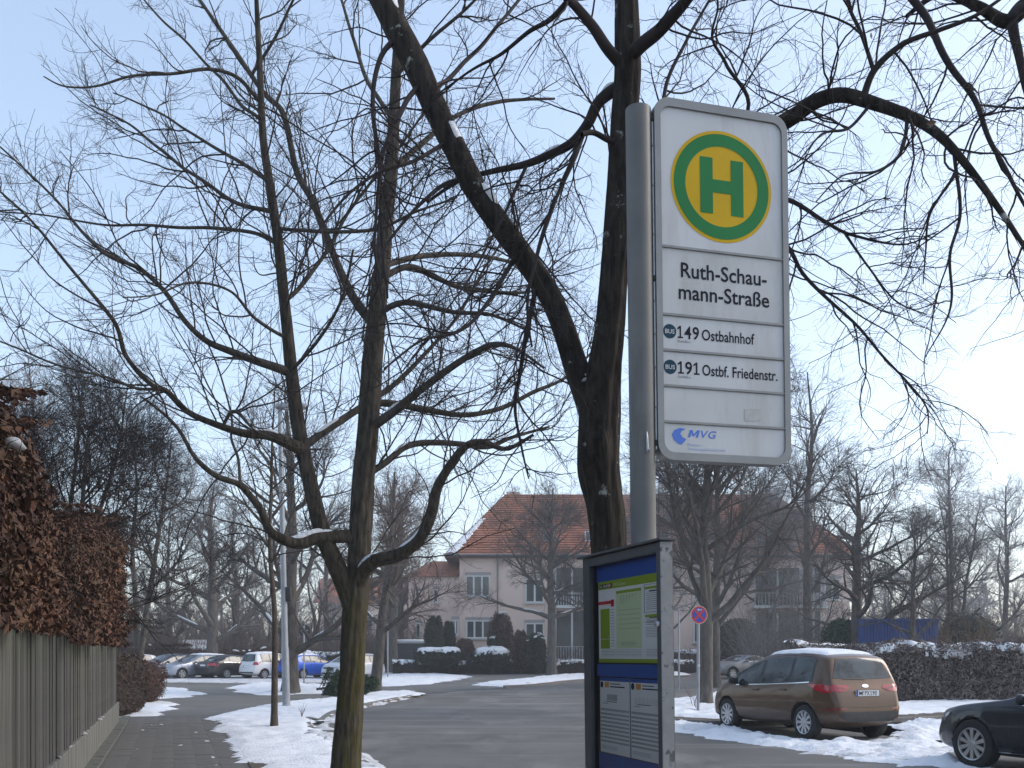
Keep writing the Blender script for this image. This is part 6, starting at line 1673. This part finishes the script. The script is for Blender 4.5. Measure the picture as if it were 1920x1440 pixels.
# ================================================================== the pink house
M_pink = mat('pink_render', (0.78, 0.6, 0.51), (0.82, 0.65, 0.56), scale=.6, rough=.9, bump=.15, bscale=30)
M_roof = mat('clay_tiles', (0.25, 0.09, 0.05), (0.36, 0.145, 0.08), scale=1.1, rough=.85, island=.12)
M_wfr = mat('window_frame_white', (0.7, 0.7, 0.69), rough=.5)
M_pane = mat('house_glass', (0.05, 0.06, 0.065), (0.09, 0.1, 0.1), scale=.7, rough=.06, spec=.8)
M_eave = mat('eave_wood', (0.17, 0.12, 0.1), rough=.8)
HD = 76.0
def hx(u, D=HD): return (u - 960) / F * D
def hz(v, D=HD): return EYE + (HZ - v) / F * D
house = empty('pink_house', (hx(1200), HD, 0)); tag(house, 'long pink rendered house with hipped red tile roof', 'house')
ox = hx(1200)
XL, XR = hx(846) - ox, hx(1602) - ox
ZE, ZR = hz(1042), hz(930, HD + 6.5)
DEP = 13.0
walls = MB().box(((XL + XR) / 2 + .15, DEP / 2, ZE / 2), (XR - XL - 1.1, DEP, ZE)).obj('wall', M_pink, house)
MB().box((XL - 1.35, 4.6, hz(1080) / 2), (4.6, 8, hz(1080))).obj('wing_wall', M_pink, house)
# wing lean-to roof
wr = MB(); zt = hz(1080)
wr.add([(XL - 3.9, .3, zt), (XL + .6, .3, zt), (XL + .6, 4.6, zt + 1.7), (XL - 2.0, 4.6, zt + 1.7), (XL - 3.9, 8.9, zt), (XL + .6, 8.9, zt)], [(0, 1, 2, 3), (0, 3, 4), (3, 2, 5, 4)])
wr.obj('wing_roof', M_roof, house)
def roof_rows(a, b, c, d, n, name):
    """tile courses between eave a-b and ridge d-c, each course lapping the one below"""
    a, b, c, d = map(Vector, (a, b, c, d)); mb = MB()
    nr = (b - a).cross(d - a).normalized()
    if nr.z < 0: nr = -nr
    for i in range(n):
        f0, f1 = i / n, min(1, (i + 1.12) / n)
        p, q = a.lerp(d, f0), b.lerp(c, f0); r_, s_ = b.lerp(c, f1), a.lerp(d, f1)
        mb.add([p + nr * .09, q + nr * .09, r_ + nr * .01, s_ + nr * .01, p, q], [(0, 1, 2, 3), (0, 1, 5, 4)])
    return mb.obj(name, M_roof, house)
e = .55
A, B_, C_, D_ = (XL - e, -e, ZE), (XR + e, -e, ZE), (XR + e, DEP + e, ZE), (XL - e, DEP + e, ZE)
R0 = (hx(945, HD + 6.5) - ox, DEP / 2, ZR); R1 = (hx(1455, HD + 6.5) - ox, DEP / 2, ZR)
roof_rows(A, B_, R1, R0, 26, 'roof_front'); roof_rows(D_, A, R0, R0, 22, 'roof_hip'); roof_rows(B_, C_, R1, R1, 22, 'roof_hip'); roof_rows(C_, D_, R0, R1, 12, 'roof_back')
MB().box(((XL + XR) / 2, DEP / 2, ZE - .1), (XR - XL + 2 * e - .05, DEP + 2 * e - .05, .17)).obj('eaves', M_eave, house)
MB().tube([(XL - e - .05, -e - .1, ZE + .02), (XR + e + .05, -e - .1, ZE + .02)], .09, 8).obj('gutter', mat('zinc', (.25, .25, .25), rough=.5, metal=.5), house)
MB().tube([(hx(933) - ox, -.16, 0), (hx(933) - ox, -.16, ZE)], .07, 8).obj('downpipe', MATS['zinc'], house)
MB().box((hx(962) - ox, DEP / 2 + 1.5, ZR - .2), (1.2, 1, 1.5)).obj('chimney', M_pink, house)
MB().tube([R0, R1], .16, 8).obj('ridge_tiles', M_roof, house)
# snow lying on the hip
s0 = Vector(A); s1 = Vector(R0); sv = MB()
for i in range(7):
    pass
nr_ = (Vector(B_) - s0).cross(s1 - s0).normalized()
if nr_.z < 0: nr_ = -nr_
N_s = 26; rows_ = []
for i in range(N_s + 1):
    f = .01 + .56 * i / N_s; p = s0.lerp(s1, f); w = (.95 + .5 * mnoise.noise(Vector((i * .7, 0, 3)))) * (1 - .45 * i / N_s); a_ = .1 + .25 * mnoise.noise(Vector((i * .9, 5, 3)))
    rows_.append([p + Vector((a_ + (w - a_) * q, 0, 0)) + nr_ * (.06 + .16 * math.sin(math.pi * (.08 + .84 * q)) ** .6) for q in (0, .2, .5, .8, 1)])
sv.add([p for r_ in rows_ for p in r_], [(i * 5 + j, i * 5 + j + 1, i * 5 + j + 6, i * 5 + j + 5) for i in range(N_s) for j in range(4)])
sv.obj('roof_snow', M_snow, house)
def window(u0, v0, u1, v1, bars=2, ledge=True, D=HD, y=0.0):
    x0, x1, z0, z1 = hx(u0, D) - ox, hx(u1, D) - ox, hz(v1, D), hz(v0, D); cx, cz, w, h = (x0 + x1) / 2, (z0 + z1) / 2, x1 - x0, z1 - z0
    fr = MB(); t = .11
    for (a, b, c, d) in ((cx, z0 + t / 2, w, t), (cx, z1 - t / 2, w, t)): fr.box((a, y - .05, b), (c, .12, d))
    fr.box((x0 + t / 2, y - .05, cz), (t, .12, h - 2 * t)); fr.box((x1 - t / 2, y - .05, cz), (t, .12, h - 2 * t))
    for i in range(1, bars + 1): fr.box((x0 + w * i / (bars + 1), y - .052, cz), (.15, .12, h - 2 * t))
    wo = fr.obj('window', M_wfr, house)
    for i in range(bars + 1):
        a = x0 + w * i / (bars + 1) + .06; b = x0 + w * (i + 1) / (bars + 1) - .06
        MB().box(((a + b) / 2, y - .02, cz), (b - a, .03, h - .1)).obj('pane', M_pane, wo)
    if ledge: MB().box((cx, y - .12, z0 - .06), (w + .2, .2, .07)).obj('sill', M_wfr, wo)
    MB().box((cx, y - .03, z1 + .14), (w + .1, .1, .26)).obj('shutter_box', mat('shutter_grey', (.4, .36, .34), rough=.7), wo)
    return wo
window(873, 1079, 919, 1118)
window(874, 1163, 921, 1197)
window(985, 1085, 1020, 1130, 1)
window(1300, 1080, 1335, 1125, 1); window(1545, 1085, 1575, 1125, 1)
window(1300, 1165, 1335, 1205, 1); window(985, 1168, 1020, 1205, 1)
window(778, 1108, 788, 1134, 0, D=HD + .6, y=.6); window(779, 1168, 789, 1196, 0, D=HD + .6, y=.6); window(812, 1105, 822, 1130, 0, D=HD + .6, y=.6); window(848, 1162, 860, 1190, 1, y=0)
# attic windows
for u in (1030, 1110, 1250, 1340):
    x = hx(u) - ox; z = hz(1005); yy = (z - ZE) / (ZR - ZE) * (DEP / 2 + e) - e
    w = MB().box((x, yy - .12, z + .12), (1.0, .12, 1.15), Matrix.Rotation(R(-38), 3, 'X')).obj('roof_window', M_wfr, house)
    MB().box((x, yy - .19, z + .17), (.8, .05, .95), Matrix.Rotation(R(-38), 3, 'X')).obj('pane', M_pane, w)
# recessed loggias with balconies
M_shade = mat('loggia_wall', (0.3, 0.25, 0.22), (0.36, 0.3, 0.26), scale=.8, rough=.9)
M_rail = mat('balcony_rail', (0.5, 0.5, 0.5), rough=.5)
for (u0, u1) in ((1040, 1105), (1130, 1200), (1413, 1502), (1510, 1540)):
    x0, x1 = hx(u0) - ox, hx(u1) - ox
    for (vt, vb) in ((1065, 1136), (1146, 1235)):
        zb_, zt = hz(vb), hz(vt); cx, w = (x0 + x1) / 2, x1 - x0
        bal = MB().box((cx, -.55, zb_ - .12), (w + .5, 1.3, .24)).obj('balcony', M_wfr, house)
        MB().box((cx, -.03, (zb_ + zt) / 2), (w, .05, zt - zb_)).obj('balcony_door', M_pane, bal)
        for q in (-.5, 0, .5): MB().box((cx + q * w * .96, -.07, (zb_ + zt) / 2), (.16, .06, zt - zb_)).obj('door_frame', M_wfr, bal)
        rl = MB().box((cx, -1.17, zb_ + 1.0), (w + .5, .06, .06)).obj('rail', M_rail, bal)
        nb = 16
        br = MB()
        for i in range(nb): br.box((cx - (w + .4) / 2 + i * (w + .4) / (nb - 1), -1.17, zb_ + .49), (.06, .03, .92))
        br.obj('balusters', M_rail, bal)

# ================================================================== street furniture
p = gp(537, 1326, .1)
lamp = empty('street_lamp', (p.x, p.y, .09)); tag(lamp, 'tall grey steel street lamp standing on the snowy verge', 'street lamp')
lamp.rotation_euler = (0, -.022, 0)
M_zinc = mat('galvanised_post', (0.26, 0.27, 0.29), (0.36, 0.37, 0.39), scale=5, rough=.5, metal=.35, stretch=(1, 1, .4))
autosmooth(MB().tube([(0, 0, -.1), (0, 0, 1.6), (0, 0, 1.66), (0, 0, 4.5), (0, 0, 8.2)], [.105, .1, .088, .075, .055], 18).obj('post', M_zinc, lamp), 50)
autosmooth(MB().bbox((.32, 0, 8.24), (.85, .26, .13), .04).obj('lamp_head', M_zinc, lamp), 50)
MB().box((.4, 0, 8.168), (.5, .2, .02)).obj('lamp_glass', mat('lamp_lens', (.6, .6, .58), rough=.2), lamp)
autosmooth(MB().bbox((.13, 0, 3.1), (.14, .16, .4), .02).obj('meter_box', M_plastic, lamp), 50)
MB().lathe([(.105, 0), (.14, .0), (.14, .05), (.106, .09)], 18).obj('base_collar', M_zinc, lamp)

# no stopping sign at the corner
p = gp(1309, 1336, .11)
ns = empty('no_stopping_sign', (p.x, p.y, .1)); tag(ns, 'round red and blue no stopping sign on a thin post', 'road sign')
zs = EYE + (HZ - 1153) / F * p.y - .1
autosmooth(MB().tube([(0, 0, -.1), (0, 0, zs + .22)], .038, 14).obj('post', M_zinc, ns), 50)
M_sr = mat('sign_red', (0.5, 0.025, 0.03), rough=.4); M_sb = mat('sign_deep_blue', (0.02, 0.06, 0.36), rough=.4)
sr = .225
pl = MB().lathe([(.0001, -.004), (sr, -.004), (sr, .004), (.0001, .004)], 40, 'y').obj('sign_disc', mat('sign_rim_white', (.7, .66, .6), rough=.4), ns, loc=(0, -.05, zs))
disc(0, 0, sr * .955, M_sr, pl, -.0055, 'red_rim', 40)
disc(0, 0, sr * .78, M_sb, pl, -.007, 'blue_field', 40)
w = sr * .12
for a in (45, -45):
    c, s_ = math.cos(R(a)), math.sin(R(a)); L = sr * .8; y_ = -.0085 if a > 0 else -.009
    MB().add([(c * i * L - s_ * j * w, y_, s_ * i * L + c * j * w) for i, j in ((-1, -1), (1, -1), (1, 1), (-1, 1))], [(0, 1, 2, 3)]).obj('red_bar', M_sr, pl)
MB().add([(-.06, -.0105, .125), (-.01, -.0105, .165), (-.01, -.0105, .138), (.075, -.0105, .138), (.075, -.0105, .112), (-.01, -.0105, .112), (-.01, -.0105, .085)], [(0, 1, 2, 3, 4, 5, 6)]).obj('white_arrow', M_white, pl)
rects([(-.03, 0, .03, .06)], M_white, ns, -.045, 'sticker').location = (0, 0, 1.15)
ns.rotation_euler = (0, 0, .25)
# thin bare post left of it
p = gp(1273, 1295)
tp = empty('thin_post', (p.x, p.y, 0)); tag(tp, 'plain thin grey post beside the timetable case', 'post')
autosmooth(MB().tube([(0, 0, -.05), (0, 0, 3.35)], .04, 10).obj('post_tube', M_zinc, tp), 50); MB().lathe([(.0001, 3.38), (.036, 3.37), (.044, 3.34), (.044, 3.3)], 12).obj('cap', M_zinc, tp)
# sign seen from behind near the cars
p = gp(570, 1281)
bs = empty('sign_post', (p.x, p.y, 0)); tag(bs, 'road sign seen from its dark back before the blue car', 'road sign')
zt = EYE + (HZ - 1182) / F * p.y
autosmooth(MB().tube([(0, 0, -.05), (0, 0, zt + .25)], .045, 10).obj('post', M_zinc, bs), 50)
MB().lathe([(.0001, -.005), (.3, -.005), (.3, .005), (.0001, .005)], 28, 'y').obj('sign_back', mat('sign_back_dark', (.03, .03, .032), rough=.5), bs, loc=(.02, .06, zt))
MB().box((.02, .05, zt), (.36, .015, .05)).obj('clamp', M_zinc, bs)
# thin post behind the leaning tree
p = gp(727, 1272)
t2 = empty('thin_post', (p.x, p.y, 0)); tag(t2, 'thin grey post with small plate right of the leaning tree', 'post')
autosmooth(MB().tube([(0, 0, -.05), (0, 0, 3.3)], .045, 10).obj('post_tube', M_zinc, t2), 50); MB().box((0, -.06, 3.05), (.12, .03, .5)).obj('small_plate', M_zinc, t2)

# blue container behind the hedge
CD = 46; p = atD(1690, CD); w_ = 140 / F * CD
ct = empty('blue_container', (p[0], p[1], 0)); tag(ct, 'dark blue corrugated container behind the hedge', 'container')
M_cont = mat('container_blue', (0.016, 0.055, 0.22), (0.022, 0.07, 0.27), scale=1.5, rough=.6)
zc = EYE + (HZ - 1160) / F * CD
MB().box((0, 1.2, zc / 2), (w_, 2.3, zc)).obj('shell', M_cont, ct)
for i in range(26): MB().box((-w_ / 2 + .12 + i * (w_ - .24) / 25, .025, zc / 2), (.1, .06, zc - .24)).obj('rib', M_cont, ct)
for z in (.1, zc - .07): MB().box((0, .0, z), (w_ + .04, .12, .13)).obj('edge_rail', M_cont, ct)

# garden shed with snowy roof behind the cars
p = atD(360, 70)
sh = empty('garden_shed', (p[0], p[1], 0)); tag(sh, 'garden shed with snow covered pitched roof behind the cars', 'shed')
zr = EYE + (HZ - 1199) / F * 70; zev = EYE + (HZ - 1217) / F * 70
MB().box((0, 1.5, zev / 2), (2.1, 3, zev)).obj('wall', mat('shed_wood', (.05, .04, .032), (.08, .065, .05), scale=6, rough=.9, stretch=(4, 4, .4)), sh)
MB().add([(-1.3, -.2, zev - .1), (1.3, -.2, zev - .1), (.75, 1.5, zr), (-1.5, 1.5, zr), (-1.3, 3.2, zev - .1), (1.3, 3.2, zev - .1)], [(0, 1, 2, 3), (3, 2, 5, 4)]).obj('snowy_roof', M_snow, sh)
MB().box((.3, -.02, .85), (.8, .05, 1.7)).obj('door', M_eave, sh)
# long snowy roofed caravan-like shelter left of the thujas
p = atD(768, 70)
cv = empty('garden_shelter', (p[0], p[1], 0)); tag(cv, 'low rounded shelter with snow on its roof left of the thujas', 'shelter')
zt = EYE + (HZ - 1200) / F * 70
MB().box((0, 1, (zt - .25) / 2), (2.7, 2, zt - .25)).obj('wall', mat('shelter_grey', (.06, .06, .065), (.09, .09, .095), scale=2, rough=.7), cv)
autosmooth(MB().bbox((0, 1, zt - .12), (2.9, 2.2, .34), .15).obj('snowy_roof', M_snow, cv), 60)

# a second house far behind, seen between trees
p = atD(690, 118)
h2 = empty('far_house', (p[0], p[1], 0)); tag(h2, 'pale house showing faintly between the trees left of the pink house', 'house')
MB().box((0, 4, 4), (13, 8, 8)).obj('wall', M_pink, h2)
MB().add([(-7, -.6, 7.9), (7, -.6, 7.9), (7, 4, 11.5), (-7, 4, 11.5), (7, 8.6, 7.9), (-7, 8.6, 7.9)], [(0, 1, 2, 3), (2, 4, 5, 3)]).obj('roof', M_roof, h2)
for i in range(5):
    for z in (2.2, 5.4):
        wi = MB().box((-5 + i * 2.5, -.04, z + .1), (1.3, .1, 1.5)).obj('window', M_wfr, h2); MB().box((-5 + i * 2.5, -.1, z + .1), (1.05, .04, 1.25)).obj('pane', M_pane, wi)
# crumbs of snow and leaves dropped on the path, and snow specks on the wall ledge
bits = []
for i in range(9):
    q = st(random.uniform(13, 21), random.uniform(-.6, .8)); bits.append((q.x, q.y, .068))
cr = empty('snow_crumbs', (0, 0, 0)); tag(cr, 'small crumbs of snow scattered on the footpath slabs', 'snow', kind='stuff')
snow_clumps(bits, .035, cr, limit=20, flat=.4)
lg = empty('ledge_snow', (0, 0, 0)); tag(lg, 'small lumps of snow on the concrete wall ledge', 'snow', kind='stuff')
snow_clumps([on_wall(random.uniform(9, 21), -.04, .53) for i in range(9)], .03, lg, limit=20, flat=.5)

# contrail high in the sky
tag(MB().tube([(-943, 1800, 1187), (-940, 1800, 1186), (-935, 1800, 1184.2), (-931, 1800, 1182.5)], [.3, 1.1, 1.3, .3], 10).obj('contrail', mat('contrail_white', (.9, .9, .9), rough=.9), smooth=True), 'short white contrail streak in the upper left sky', 'contrail')
# ================================================================== haze
hb = MB().box((20, 70, 13), (520, 470, 30))
hz_o = hb.obj('haze', None)
hm = bpy.data.materials.new('haze'); hm.use_nodes = True
hn = hm.node_tree; hn.nodes.clear()
ho = hn.nodes.new('ShaderNodeOutputMaterial'); pv = hn.nodes.new('ShaderNodeVolumePrincipled')
pv.inputs['Density'].default_value = 0.0014
pv.inputs['Color'].default_value = (.85, .88, .93, 1)
pv.inputs['Anisotropy'].default_value = 0.0
hn.links.new(pv.outputs[0], ho.inputs['Volume'])
hz_o.data.materials.append(hm); hz_o['kind'] = 'stuff'
tag(hz_o, 'thin pale winter haze in the air', 'haze')
